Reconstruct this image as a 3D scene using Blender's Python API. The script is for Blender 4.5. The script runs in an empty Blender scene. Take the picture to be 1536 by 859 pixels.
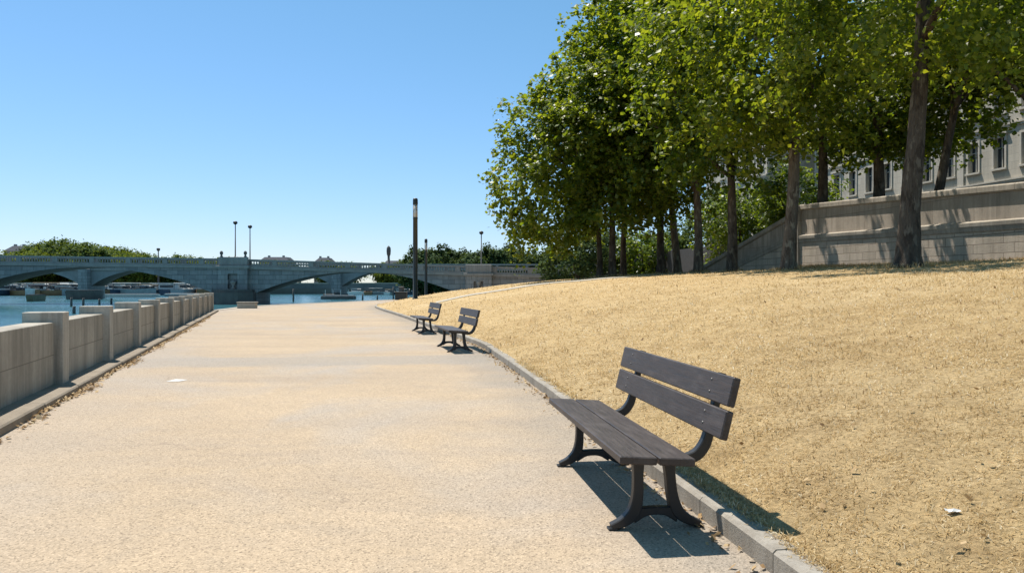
import bpy, math, random
import numpy as np
from mathutils import Vector, Matrix

S = bpy.context.scene
COL = S.collection
R = math.radians
F, CX, CY, CH = 1152.0, 768.0, 429.5, 1.5        # focal length in px, image centre, camera height

# ------------------------------------------------------------------ helpers
def link(o):
    COL.objects.link(o); return o

def np_mesh(name, V, faces, smooth=False):
    """faces: (n,k) int array or list of lists"""
    me = bpy.data.meshes.new(name)
    V = np.asarray(V, dtype=np.float32)
    if isinstance(faces, np.ndarray):
        n, k = faces.shape
        flat = faces.astype(np.int32).ravel(); start = np.arange(n, dtype=np.int32) * k; tot = np.full(n, k, np.int32)
    else:
        tot = np.array([len(f) for f in faces], np.int32)
        flat = np.array([i for f in faces for i in f], np.int32)
        start = np.concatenate(([0], np.cumsum(tot)[:-1])).astype(np.int32)
    me.vertices.add(len(V)); me.vertices.foreach_set('co', V.ravel())
    me.loops.add(len(flat)); me.loops.foreach_set('vertex_index', flat)
    me.polygons.add(len(tot)); me.polygons.foreach_set('loop_start', start)
    try: me.polygons.foreach_set('loop_total', tot)
    except Exception: pass
    me.update(calc_edges=True); me.validate()
    me.polygons.foreach_set('use_smooth', np.full(len(me.polygons), bool(smooth)))
    return me

class MB:
    """collects verts and faces, builds ONE mesh object"""
    def __init__(s): s.v = []; s.f = []
    def add(s, v, f):
        b = len(s.v); s.v += [tuple(p) for p in v]; s.f += [[i + b for i in q] for q in f]; return s
    def box(s, lo, hi, M=None, bev=0.0):
        x0, y0, z0 = lo; x1, y1, z1 = hi
        if bev <= 0:
            v = [(x, y, z) for z in (z0, z1) for y in (y0, y1) for x in (x0, x1)]
            f = [[0, 2, 3, 1], [4, 5, 7, 6], [0, 1, 5, 4], [2, 6, 7, 3], [0, 4, 6, 2], [1, 3, 7, 5]]
        else:
            v = []; idx = {}
            b = bev
            for zi, (za, zs) in enumerate(((z0, 1), (z1, -1))):
                for yi, (ya, ys) in enumerate(((y0, 1), (y1, -1))):
                    for xi, (xa, xs) in enumerate(((x0, 1), (x1, -1))):
                        idx[xi, yi, zi, 0] = len(v); v.append((xa, ya + ys * b, za + zs * b))
                        idx[xi, yi, zi, 1] = len(v); v.append((xa + xs * b, ya, za + zs * b))
                        idx[xi, yi, zi, 2] = len(v); v.append((xa + xs * b, ya + ys * b, za))
            f = []
            I = idx
            for a in (0, 1):
                q = [I[a, 0, 0, 0], I[a, 1, 0, 0], I[a, 1, 1, 0], I[a, 0, 1, 0]]; f.append(q if a else q[::-1])
                q = [I[0, a, 0, 1], I[1, a, 0, 1], I[1, a, 1, 1], I[0, a, 1, 1]]; f.append(q[::-1] if a else q)
                q = [I[0, 0, a, 2], I[1, 0, a, 2], I[1, 1, a, 2], I[0, 1, a, 2]]; f.append(q if a else q[::-1])
            for a in (0, 1):
                for c in (0, 1):
                    f.append([I[a, c, 0, 0], I[a, c, 1, 0], I[a, c, 1, 1], I[a, c, 0, 1]])
                    f.append([I[a, 0, c, 0], I[a, 1, c, 0], I[a, 1, c, 2], I[a, 0, c, 2]])
                    f.append([I[0, a, c, 1], I[1, a, c, 1], I[1, a, c, 2], I[0, a, c, 2]])
            for z in (0, 1):
                for y in (0, 1):
                    for x in (0, 1):
                        f.append([I[x, y, z, 0], I[x, y, z, 1], I[x, y, z, 2]])
            # fix orientation
            c = Vector(((x0 + x1) / 2, (y0 + y1) / 2, (z0 + z1) / 2))
            g = []
            for q in f:
                P = [Vector(v[i]) for i in q]
                n = (P[1] - P[0]).cross(P[2] - P[0]); m = sum(P, Vector()) / len(P)
                g.append(q if n.dot(m - c) > 0 else q[::-1])
            f = g
        if M is not None: v = [tuple(M @ Vector(p)) for p in v]
        return s.add(v, f)
    def tube(s, pts, rad, n=10, cap=True, noise=0, rng=None):
        pts = [Vector(p) for p in pts]; rings = []
        v = []; f = []
        for i, p in enumerate(pts):
            d = (pts[min(i + 1, len(pts) - 1)] - pts[max(i - 1, 0)]).normalized()
            a = d.cross(Vector((0.31, 0.95, 0.05))) if abs(d.y) < .9 else d.cross(Vector((1, 0, 0)))
            a.normalize(); b = d.cross(a)
            for k in range(n):
                t = 2 * math.pi * k / n
                r = rad[i] * (1 + (rng.uniform(-noise, noise) if rng else 0))
                v.append(tuple(p + (a * math.cos(t) + b * math.sin(t)) * r))
        for i in range(len(pts) - 1):
            for k in range(n):
                f.append([i * n + k, i * n + (k + 1) % n, (i + 1) * n + (k + 1) % n, (i + 1) * n + k])
        if cap:
            f.append(list(range(n))[::-1]); f.append([(len(pts) - 1) * n + k for k in range(n)])
        return s.add(v, f)
    def lathe(s, prof, c=(0, 0, 0), n=20):
        v = []; f = []
        for r, z in prof:
            for k in range(n):
                t = 2 * math.pi * k / n
                v.append((c[0] + r * math.cos(t), c[1] + r * math.sin(t), c[2] + z))
        for i in range(len(prof) - 1):
            for k in range(n):
                f.append([i * n + k, i * n + (k + 1) % n, (i + 1) * n + (k + 1) % n, (i + 1) * n + k])
        f.append(list(range(n))[::-1]); f.append([(len(prof) - 1) * n + k for k in range(n)])
        return s.add(v, f)
    def prism(s, poly, z0, z1, M=None):
        """poly counter-clockwise xy"""
        n = len(poly)
        v = [(x, y, z0) for x, y in poly] + [(x, y, z1) for x, y in poly]
        f = [list(range(n))[::-1], list(range(n, 2 * n))] + [[k, (k + 1) % n, n + (k + 1) % n, n + k] for k in range(n)]
        if M is not None: v = [tuple(M @ Vector(p)) for p in v]
        return s.add(v, f)
    def sweep(s, prof, frames, cap=True):
        """prof: list of functions or (u,z) per frame: frames = [(origin, uvec, [(u,z)...])]"""
        n = len(frames[0][2]); v = []; f = []
        for o, u, pr in frames:
            for a, z in pr: v.append((o[0] + u[0] * a, o[1] + u[1] * a, z))
        for i in range(len(frames) - 1):
            for k in range(n):
                f.append([i * n + k, i * n + (k + 1) % n, (i + 1) * n + (k + 1) % n, (i + 1) * n + k])
        if cap:
            f.append(list(range(n))[::-1]); f.append([(len(frames) - 1) * n + k for k in range(n)])
        return s.add(v, f)
    def build(s, name, m, parent=None, smooth=False, loc=None, fix=False):
        me = np_mesh(name, np.array(s.v), s.f, smooth)
        if fix:
            import bmesh
            bm = bmesh.new(); bm.from_mesh(me); bmesh.ops.recalc_face_normals(bm, faces=bm.faces); bm.to_mesh(me); bm.free()
        o = bpy.data.objects.new(name, me); me.materials.append(m); link(o)
        if parent is not None: o.parent = parent
        if loc is not None: o.location = loc
        return o

def obj(name, me, m, parent=None):
    o = bpy.data.objects.new(name, me)
    if m is not None: me.materials.append(m)
    link(o)
    if parent is not None: o.parent = parent
    return o

def tag(o, label=None, cat=None, group=None, kind=None):
    if label: o['label'] = label
    if cat: o['category'] = cat
    if group: o['group'] = group
    if kind: o['kind'] = kind
    return o

def thing(name, label, cat, loc=(0, 0, 0), rz=0, group=None):
    o = bpy.data.objects.new(name, None); link(o); o.empty_display_size = .2
    o.location = loc; o.rotation_euler = (0, 0, rz)
    return tag(o, label, cat, group)

KIDS = {}
def copy_tree(o, loc=None, rz=None, sc=None, label=None, group=None, parent=None):
    kids = KIDS.setdefault(o.name, list(o.children))
    c = o.copy(); link(c)
    if parent is not None: c.parent = parent
    if loc is not None: c.location = loc
    if rz is not None: c.rotation_euler = (0, 0, rz)
    if sc is not None: c.scale = sc if hasattr(sc, '__len__') else (sc, sc, sc)
    if label: c['label'] = label
    if group: c['group'] = group
    for k in kids: copy_tree(k, parent=c)
    return c

def PX(px, Y): return (px - CX) / F * Y
def PZ(py, Y): return CH - (py - CY) / F * Y

# ------------------------------------------------------------------ materials
class NT:
    def __init__(s, name):
        s.m = bpy.data.materials.new(name); s.m.use_nodes = True
        s.t = s.m.node_tree; s.b = s.t.nodes['Principled BSDF']; s.out = s.t.nodes['Material Output']
        s.tc = s.n('ShaderNodeTexCoord')
    def n(s, ty, **kw):
        x = s.t.nodes.new(ty)
        for k, v in kw.items(): setattr(x, k, v)
        return x
    def l(s, a, b): s.t.links.new(a, b)
    def noise(s, scale, detail=4, rough=.6, vec=None, stretch=None, dist=0):
        x = s.n('ShaderNodeTexNoise'); x.inputs['Scale'].default_value = scale
        x.inputs['Detail'].default_value = detail; x.inputs['Roughness'].default_value = rough; x.inputs['Distortion'].default_value = dist
        v = vec or s.tc.outputs['Object']
        if stretch:
            mp = s.n('ShaderNodeMapping'); mp.inputs['Scale'].default_value = stretch; s.l(v, mp.inputs['Vector']); v = mp.outputs['Vector']
        s.l(v, x.inputs['Vector']); return x.outputs['Fac']
    def voro(s, scale, feature='F1', rnd=1, vec=None, out='Distance'):
        x = s.n('ShaderNodeTexVoronoi', feature=feature); x.inputs['Scale'].default_value = scale; x.inputs['Randomness'].default_value = rnd
        s.l(vec or s.tc.outputs['Object'], x.inputs['Vector']); return x.outputs[out]
    def ramp(s, fac, stops, interp='LINEAR'):
        x = s.n('ShaderNodeValToRGB'); x.color_ramp.interpolation = interp
        e = x.color_ramp.elements
        while len(e) < len(stops): e.new(.5)
        for k, (p, c) in enumerate(stops):
            e[k].position = p; e[k].color = (c, c, c, 1) if not hasattr(c, '__len__') else (*c, 1)
        s.l(fac, x.inputs['Fac']); return x.outputs['Color']
    def mix(s, fac, a, b, mode='MIX'):
        x = s.n('ShaderNodeMix', data_type='RGBA', blend_type=mode)
        def put(v, sock):
            if hasattr(v, 'links') or hasattr(v, 'is_linked'): s.l(v, sock)
            elif hasattr(v, '__len__'): sock.default_value = (*v, 1)
            else: sock.default_value = v
        put(fac, x.inputs[0]); put(a, x.inputs[6]); put(b, x.inputs[7]); return x.outputs[2]
    def math(s, op, a, b=0, c=0):
        x = s.n('ShaderNodeMath', operation=op)
        for i, v in enumerate((a, b, c)):
            if hasattr(v, 'is_linked'): s.l(v, x.inputs[i])
            else: x.inputs[i].default_value = v
        return x.outputs[0]
    def bump(s, h, strength=.3, dist=.02, normal=None):
        x = s.n('ShaderNodeBump'); x.inputs['Strength'].default_value = strength; x.inputs['Distance'].default_value = dist
        s.l(h, x.inputs['Height'])
        if normal is not None: s.l(normal, x.inputs['Normal'])
        return x.outputs['Normal']
    def fin(s, col=None, rough=.8, normal=None, metal=0, spec=.3):
        b = s.b
        if col is not None:
            if hasattr(col, 'is_linked'): s.l(col, b.inputs['Base Color'])
            else: b.inputs['Base Color'].default_value = (*col, 1)
        if hasattr(rough, 'is_linked'): s.l(rough, b.inputs['Roughness'])
        else: b.inputs['Roughness'].default_value = rough
        b.inputs['Metallic'].default_value = metal; b.inputs['Specular IOR Level'].default_value = spec
        if normal is not None: s.l(normal, b.inputs['Normal'])
        return s.m

def stone(name, c1, c2, scale=1.5, grime=(.4, .36, .3), bump=.25, streak=0.0, rough=.85):
    t = NT(name)
    col = t.mix(t.ramp(t.noise(scale, 6, .65), [(.3, 0.), (.7, 1.)]), c1, c2)
    fine = t.noise(scale * 22, 3, .7)
    col = t.mix(.35, col, t.ramp(fine, [(.25, .35), (.75, 1.)]), 'MULTIPLY')
    if streak:
        st = t.noise(1.0, 4, .7, stretch=(5, 5, .35))
        col = t.mix(t.ramp(st, [(.45, 0.), (.75, streak)]), col, grime)
    n = t.bump(t.noise(scale * 30, 5, .7), bump, .02)
    return t.fin(col, rough, n)

def flat(name, c, rough=.6, metal=0, spec=.4, var=.15):
    t = NT(name)
    c2 = tuple(x * (1 - 2 * var) for x in c)
    return t.fin(t.mix(t.ramp(t.noise(3.0, 4, .6), [(.35, 0.), (.7, 1.)]), c, c2), rough, t.bump(t.noise(40, 3, .6), .06, .01), metal, spec)

def ashlar(name, c1, c2, bw, bh, mortar=(.12, .11, .1), mw=.012, vec_rot=None, streak=.4, bump=.5, offs=.5, vary=.35):
    """coursed stone; texture u runs along x (or along the wall given by vec_rot), v along z"""
    t = NT(name)
    mp = t.n('ShaderNodeMapping'); mp.inputs['Rotation'].default_value = vec_rot or (0, 0, 0)
    t.l(t.tc.outputs['Object'], mp.inputs['Vector'])
    sp = t.n('ShaderNodeSeparateXYZ'); t.l(mp.outputs['Vector'], sp.inputs[0])
    cb = t.n('ShaderNodeCombineXYZ'); t.l(sp.outputs['X'], cb.inputs['X']); t.l(sp.outputs['Z'], cb.inputs['Y'])
    b = t.n('ShaderNodeTexBrick', offset=offs); t.l(cb.outputs[0], b.inputs['Vector'])
    b.inputs['Scale'].default_value = 1; b.inputs['Brick Width'].default_value = bw; b.inputs['Row Height'].default_value = bh
    b.inputs['Mortar Size'].default_value = mw; b.inputs['Mortar Smooth'].default_value = .4; b.inputs['Bias'].default_value = 0
    b.inputs['Color1'].default_value = (*c1, 1); b.inputs['Color2'].default_value = (*c2, 1); b.inputs['Mortar'].default_value = (*mortar, 1)
    col = t.mix(t.ramp(t.noise(.7, 6, .7), [(.3, 0.), (.72, vary)]), b.outputs['Color'], tuple(x * .45 for x in c1))
    col = t.mix(.3, col, t.ramp(t.noise(14, 4, .7), [(.25, .4), (.75, 1.)]), 'MULTIPLY')
    if streak:
        st = t.noise(1.0, 4, .7, stretch=(2.5, 2.5, .25))
        col = t.mix(t.ramp(st, [(.45, 0.), (.75, streak)]), col, tuple(x * .35 for x in c2))
    h = t.mix(.5, t.math('SUBTRACT', 1, b.outputs['Fac']), t.noise(9, 6, .75))
    return t.fin(col, .88, t.bump(h, bump, .05), 0, .2)

def path_material():
    t = NT('path_bound_gravel'); P = t.tc.outputs['Object']
    base = t.mix(t.ramp(t.noise(.45, 5, .6), [(.3, 0.), (.7, 1.)]), (.455, .350, .240), (.395, .303, .207))
    # long faint transverse wear bands and greyer patches
    band = t.noise(1.0, 5, .65, stretch=(.12, .55, 1), dist=.4)
    base = t.mix(t.ramp(band, [(.48, 0.), (.68, .6)]), base, (.31, .25, .195))
    base = t.mix(t.ramp(t.noise(2.4, 5, .7, dist=.3), [(.48, 0.), (.72, .5)]), base, (.34, .275, .205))
    gp = t.noise(.22, 4, .6, dist=.6)
    base = t.mix(t.ramp(gp, [(.50, 0.), (.64, .75)]), base, (.36, .315, .27))
    pale = t.noise(.33, 4, .6, stretch=(.6, 1, 1))
    base = t.mix(t.ramp(pale, [(.6, 0.), (.75, .5)]), base, (.52, .43, .32))
    # the repaved strip that crosses the path
    sp = t.n('ShaderNodeSeparateXYZ'); t.l(P, sp.inputs[0])
    y = t.math('ADD', sp.outputs['Y'], t.math('MULTIPLY', sp.outputs['X'], -.12))
    y = t.math('ADD', y, t.math('MULTIPLY', t.noise(1.2, 4, .6), .7))
    k = t.math('ABSOLUTE', t.math('SUBTRACT', y, 16.35))
    strip = t.ramp(t.math('DIVIDE', k, 1.4), [(.55, .6), (.8, 0.)])
    base = t.mix(strip, base, (.29, .265, .235))
    ew = t.n('ShaderNodeAttribute', attribute_name='wear_land'); e1 = t.math('ADD', ew.outputs['Fac'], t.math('MULTIPLY_ADD', t.noise(.7, 5, .65), 2.2, -1.0))
    base = t.mix(t.ramp(t.math('DIVIDE', e1, 1.3), [(.1, .7), (.5, .35), (.9, 0.)]), base, (.27, .235, .195))
    ew = t.n('ShaderNodeAttribute', attribute_name='wear_river'); e2 = t.math('ADD', ew.outputs['Fac'], t.math('MULTIPLY_ADD', t.noise(.6, 5, .65), 3.0, -1.5))
    base = t.mix(t.ramp(t.math('DIVIDE', e2, 2.4), [(.1, .5), (.5, .2), (.9, 0.)]), base, (.36, .31, .26))
    # cracks
    wv = t.n('ShaderNodeMapping'); t.l(P, wv.inputs['Vector'])
    nz = t.n('ShaderNodeTexNoise'); nz.inputs['Scale'].default_value = 1.1; nz.inputs['Detail'].default_value = 5; t.l(P, nz.inputs['Vector'])
    add = t.n('ShaderNodeVectorMath', operation='ADD'); sc = t.n('ShaderNodeVectorMath', operation='SCALE'); sc.inputs['Scale'].default_value = 1.6
    t.l(nz.outputs['Color'], sc.inputs[0]); t.l(P, add.inputs[0]); t.l(sc.outputs[0], add.inputs[1])
    cr = t.voro(.16, 'DISTANCE_TO_EDGE', 1, add.outputs[0])
    crm = t.math('MULTIPLY', t.ramp(cr, [(.0, 1.), (.0045, 0.)]), t.ramp(t.noise(.5, 2), [(.50, 0.), (.62, .45)]))
    base = t.mix(crm, base, (.22, .17, .13))
    # aggregate speckle
    v = t.voro(95, 'F1', 1, None, 'Color')
    bw = t.n('ShaderNodeRGBToBW'); t.l(v, bw.inputs[0])
    sp2 = t.ramp(bw.outputs[0], [(.15, .5), (.32, .92), (.7, 1.), (.88, 1.3)])
    base = t.mix(.85, base, sp2, 'MULTIPLY')
    mid = t.noise(28, 4, .75)
    base = t.mix(.75, base, t.ramp(mid, [(.28, .55), (.45, .97), (.6, 1.), (.76, 1.2)]), 'MULTIPLY')
    h = t.mix(.5, t.noise(28, 4, .75), t.voro(95, 'F1'))
    return t.fin(base, .9, t.bump(h, .55, .012), 0, .2)

def lawn_material():
    t = NT('dry_lawn_ground')
    c = t.mix(t.ramp(t.noise(.35, 5, .65), [(.3, 0.), (.7, 1.)]), (.53, .385, .20), (.47, .33, .165))
    c = t.mix(t.ramp(t.noise(2.2, 5, .7), [(.45, 0.), (.7, .8)]), c, (.33, .225, .11))
    c = t.mix(t.ramp(t.noise(.16, 3, .6), [(.5, 0.), (.72, .6)]), c, (.56, .43, .25))
    f = t.noise(26, 5, .8, stretch=(1, .8, 1))
    c = t.mix(.9, c, t.ramp(f, [(.28, .35), (.5, 1.), (.72, 1.45)]), 'MULTIPLY')
    h = t.mix(.5, f, t.noise(70, 4, .8))
    return t.fin(c, .95, t.bump(h, .9, .06), 0, .1)

def blade_material(name, stops, transl=.25):
    t = NT(name)
    g = t.n('ShaderNodeNewGeometry')
    c = t.ramp(g.outputs['Random Per Island'], stops)
    c = t.mix(t.ramp(t.noise(.55, 5, .68), [(.46, 0.), (.66, .75)]), c, t.mix(1.0, c, (.66, .60, .52), 'MULTIPLY'))       # browner, more trodden patches
    c = t.mix(t.ramp(t.noise(.28, 4, .6, dist=.5), [(.58, 0.), (.70, .5)]), c, t.mix(1.0, c, (1.12, 1.16, 1.30), 'MULTIPLY'))   # paler bleached patches
    t.fin(c, .75, None, 0, .2)
    tr = t.n('ShaderNodeBsdfTranslucent'); t.l(c, tr.inputs['Color'])
    mx = t.n('ShaderNodeMixShader'); mx.inputs[0].default_value = transl
    t.l(t.b.outputs[0], mx.inputs[1]); t.l(tr.outputs[0], mx.inputs[2]); t.l(mx.outputs[0], t.out.inputs['Surface'])
    return t.m

def leaf_material(name, dark, mid, lite, transl=.38, tint=1.0, rough=.42, spec=.45):
    t = NT(name)
    g = t.n('ShaderNodeNewGeometry')
    c = t.ramp(g.outputs['Random Per Island'], [(0, dark), (.45, mid), (.85, lite), (1, tuple(x * 1.3 for x in lite))])
    c = t.mix(t.ramp(t.noise(.5, 3, .6), [(.35, 0.), (.65, .5)]), c, tuple(.75 * x for x in mid))
    t.fin(c, rough, None, 0, spec)
    tr = t.n('ShaderNodeBsdfTranslucent')
    tc = t.mix(1.0, c, (2.0 * tint, 1.75 * tint, .6), 'MULTIPLY'); t.l(tc, tr.inputs['Color'])
    mx = t.n('ShaderNodeMixShader'); mx.inputs[0].default_value = transl
    t.l(t.b.outputs[0], mx.inputs[1]); t.l(tr.outputs[0], mx.inputs[2]); t.l(mx.outputs[0], t.out.inputs['Surface'])
    return t.m

def bark_material(name, c1, c2, c3):
    t = NT(name)
    v = t.noise(1.4, 5, .6, stretch=(2.2, 2.2, .8), dist=.5)
    c = t.mix(t.ramp(v, [(.42, 0.), (.5, 1.)]), c1, c2)
    c = t.mix(t.ramp(t.noise(2.5, 4, .6, stretch=(1.6, 1.6, .6)), [(.56, 0.), (.62, .8)]), c, c3)
    r = t.noise(7, 6, .7, stretch=(3, 3, .5))
    c = t.mix(.7, c, t.ramp(r, [(.3, .35), (.6, 1.)]), 'MULTIPLY')
    return t.fin(c, .9, t.bump(r, .8, .06), 0, .15)

def wood_material():
    t = NT('stained_bench_wood')
    g = t.noise(4, 6, .7, stretch=(.8, 16, 16), dist=.3)
    c = t.mix(t.ramp(g, [(.3, 0.), (.7, 1.)]), (.027, .020, .017), (.064, .047, .040))
    c = t.mix(t.ramp(t.noise(5, 4, .6, stretch=(.6, 2, 2)), [(.5, 0.), (.75, .45)]), c, (.12, .10, .092))
    return t.fin(c, t.ramp(g, [(.3, .42), (.7, .62)]), t.bump(g, .25, .01), 0, .5)

def water_material():
    t = NT('river_water')
    w = t.mix(.5, t.noise(.9, 5, .65, stretch=(.55, 1.1, 1)), t.noise(4.5, 3, .6, stretch=(.6, 1.1, 1)))
    c = t.mix(t.ramp(t.noise(.035, 3, .6, stretch=(.5, 2.2, 1)), [(.4, 0.), (.6, 1.)]), (.03, .115, .15), (.05, .165, .20))
    return t.fin(c, .12, t.bump(w, .55, .12), 0, .5)

M = dict(
    path=path_material(), lawn=lawn_material(), water=water_material(), wood=wood_material(),
    straw=blade_material('straw_blades', [(0, (.30, .19, .085)), (.2, (.50, .355, .165)), (.65, (.63, .475, .24)), (.9, (.76, .63, .40)), (1, (.84, .76, .58))], .4),
    litter=blade_material('dead_leaf_litter', [(0, (.19, .115, .055)), (.5, (.37, .245, .12)), (1, (.54, .41, .24))], .1),
    kerb=stone('kerb_stone', (.40, .36, .30), (.30, .27, .23), 2.5, (.15, .125, .095), .4, .75),
    conc=stone('parapet_concrete', (.53, .48, .405), (.44, .395, .33), 1.2, (.15, .13, .105), .3, .8),
    plinth=stone('plinth_stone', (.30, .25, .19), (.22, .18, .135), 2., (.13, .1, .07), .4, .3),
    palestone=stone('pale_stone', (.52, .46, .37), (.42, .37, .30), 2, (.25, .22, .18), .2, .3),
    iron=flat('cast_iron_paint', (.018, .018, .019), .45, 0, .5, .2),
    lampblack=flat('lamp_post_paint', (.028, .030, .024), .5, 0, .5, .1),
    steel=flat('bolt_steel', (.16, .155, .15), .5, .6),
    bark1=bark_material('plane_bark_grey', (.12, .09, .068), (.19, .15, .115), (.34, .30, .23)),
    bark2=bark_material('plane_bark_dark', (.07, .053, .04), (.12, .095, .073), (.22, .185, .14)),
    leafA=leaf_material('plane_leaves', (.058, .096, .012), (.115, .168, .016), (.185, .22, .028), .55),
    leafB=leaf_material('plane_leaves_deep', (.052, .092, .012), (.102, .158, .016), (.168, .205, .026), .54),
    leafC=leaf_material('bright_shrub_leaves', (.05, .09, .012), (.10, .16, .02), (.16, .21, .03), .42, 1.1),
    leafD=leaf_material('far_leaves', (.045, .080, .026), (.080, .125, .034), (.12, .165, .045), .3, .9, .75, .1),
    leafE=leaf_material('far_conifer_leaves', (.034, .062, .028), (.058, .095, .036), (.085, .125, .045), .25, .8, .75, .1),
    bridge=ashlar('bridge_stone', (.37, .375, .37), (.26, .27, .275), 1.5, .6, (.13, .13, .13), .028, None, .45, .5),
    bridgetrim=stone('bridge_trim_stone', (.38, .365, .335), (.27, .26, .245), .6, (.15, .14, .13), .3, .5),
    bridgedark=stone('wet_pier_and_shade_stone', (.16, .15, .14), (.09, .085, .08), .6, (.05, .05, .05), .3, .4),  # wet footings; also the painted shade in the land arch
    concp=ashlar('parapet_panel_stone', (.51, .46, .385), (.455, .41, .34), .64, .52, (.20, .175, .14), .007, (0, 0, -math.atan2(1, -.3255)), .8, .35, .5, .6),
    bridge2=stone('far_bridge_stone', (.33, .34, .335), (.25, .26, .26), .5, (.15, .15, .15), .3, .4),
    soffit=stone('shaded_vault_stone', (.12, .105, .09), (.07, .062, .055), .6, (.04, .035, .03), .3, .4),  # shade under the arches put into this dark brown colour
    asphalt=flat('asphalt', (.06, .06, .06), .9), earth=flat('earth', (.18, .14, .09), .95),
    glass=None,
)
def glass_mat(name, c, rough=.08):
    t = NT(name); return t.fin(c, rough, None, 0, .8)
M['pane'] = glass_mat('window_pane', (.03, .045, .06))
M['frame_white'] = flat('window_frame_paint', (.55, .53, .48), .6)
t = NT('frosted_lamp_glass'); t.b.inputs['Transmission Weight'].default_value = .35
M['lampglass'] = t.fin((.72, .70, .66), .25, None, 0, .5)
t = NT('white_paper'); M['paper'] = t.fin(t.mix(t.noise(30), (.62, .61, .58), (.50, .49, .47)), .8)

# ------------------------------------------------------------------ layout functions
KP = [(-12, 3.5), (0, 1.9), (4.02, 1.357), (11.64, .323), (16.5, -.38), (18.5, -.68), (21, -1.25), (26, -2.5), (31.7, -3.92), (36, -5.0), (40.7, -6.22), (48.7, -8.35), (56, -10.0), (61, -10.55), (64, -10.3), (66.2, -9.2), (67.6, -7.2), (68.4, -4.0)]
ky = np.array([p[0] for p in KP]); kx0 = np.array([p[1] for p in KP])
def catmull(t, xs, ys):
    """monotone-ish cubic through points"""
    t = np.asarray(t, float); m = np.gradient(ys, xs)
    i = np.clip(np.searchsorted(xs, t) - 1, 0, len(xs) - 2)
    h = xs[i + 1] - xs[i]; u = np.clip((t - xs[i]) / h, 0, 1)
    return (2*u**3-3*u**2+1)*ys[i] + (u**3-2*u**2+u)*h*m[i] + (-2*u**3+3*u**2)*ys[i+1] + (u**3-u**2)*h*m[i+1]
def kerb_x(Y): return catmull(Y, ky, kx0)
KW, KHT = .15, .13                      # kerb width and height
def lawn_z(X, Y):
    d = np.maximum(np.asarray(X, float) - kerb_x(Y) - KW, 0)
    z = KHT - .015 + 2.9 * (1 - np.exp(-d / 13.5))
    X = np.asarray(X, float); Y = np.asarray(Y, float)
    amp = np.clip(d / 3, 0, 1)
    return z + amp * (.035 * np.sin(X * 1.3 + Y * .4) * np.sin(Y * .9 - X * .3) + .05 * np.sin(X * .37 + 1) * np.sin(Y * .31))
YEND = 68.4
def lawn_at(px, py):
    for Y in np.arange(2.5, 60, .02):
        X = PX(px, Y)
        if X > kerb_x(Y) + .2 and PZ(py, Y) <= lawn_z(X, Y): return X, Y, float(lawn_z(X, Y))
A_ = np.array([18.0, 48.0]); DW = np.array([-.2, .98]); NW = np.array([.98, .2])   # quay wall: point, direction going away, direction to its back

AZ, EL = 42.0, 65.0                               # sun ahead and to the left of the camera
sd = Vector((-math.sin(R(AZ)) * math.cos(R(EL)), math.cos(R(AZ)) * math.cos(R(EL)), math.sin(R(EL))))
# ------------------------------------------------------------------ ground, path, water
rng = np.random.default_rng(7); random.seed(7)
WX0, WS = -2.87, -.3255
bank = [(WX0 - .66 - WS * 14, -14), (WX0 - .66 + WS * 46, 46), (-19.2, 52), (-20.0, 57.5), (-18.6, 65), (-16.2, 75), (-13.6, 86), (-10.5, 94), (-5.5, 97.5), (-4.2, 104), (-3.5, 116), (2, 150), (16, 205), (60, 300), (400, 900)]
gp = bank + [(2500, 900), (2500, -14)]
g = MB(); g.prism([(x, y) for x, y in gp][::-1], -3.0, -.03)
tag(g.build('ground', M['earth'], fix=True), kind='structure')
# paved promenade: a fine sheet on the ground between bank and kerb
pl = MB()
bx = np.array([p[0] for p in bank[:11]]); by = np.array([p[1] for p in bank[:11]])
ys = np.concatenate((np.arange(-12, 68, 1.0), np.arange(68, 114, 1.5)))
rows = []
for y in ys:
    x0 = np.interp(y, by, bx) + .05
    x1 = kerb_x(y) + .06 if y < 63.5 else 60.0
    rows.append([(x0 + (x1 - x0) * k / 12, y, 0.0) for k in range(13)])
v = [p for r in rows for p in r]; f = []
for i in range(len(rows) - 1):
    for k in range(12):
        a = i * 13 + k; f.append([a, a + 1, a + 14, a + 13])
pl.add(v, f); po_ = pl.build('path', M['path']); tag(po_, kind='structure')
va_ = np.array(v); xl = np.interp(va_[:, 1], by, bx) + .9; xr = kerb_x(np.minimum(va_[:, 1], 63))
at = po_.data.attributes.new('wear_land', 'FLOAT', 'POINT'); at.data.foreach_set('value', np.where(va_[:, 1] < 63, xr - va_[:, 0], 9.).astype(np.float32))
at = po_.data.attributes.new('wear_river', 'FLOAT', 'POINT'); at.data.foreach_set('value', (va_[:, 0] - xl).astype(np.float32))
tag(MB().add([(-4000, -400, -.8), (4000, -400, -.8), (4000, 6000, -.8), (-4000, 6000, -.8)], [[0, 1, 2, 3]]).build('river_water', M['water']), kind='structure')

# quay kerb along the bank where the parapet ends
qk = MB()
seg = [p for p in bank[1:9]]
for (x0, y0), (x1, y1) in zip(seg[:-1], seg[1:]):
    L = math.hypot(x1 - x0, y1 - y0); n = max(1, int(L / 1.6))
    for i in range(n):
        a = Vector((x0 + (x1 - x0) * i / n, y0 + (y1 - y0) * i / n, 0)); ang = math.atan2(y1 - y0, x1 - x0)
        qk.box((0.01, -.42, -.6), (L / n - .01, .02, .035), Matrix.Translation(a) @ Matrix.Rotation(ang, 4, 'Z'), .015)
tag(qk.build('quay_edge', M['palestone']), kind='structure')

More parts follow.
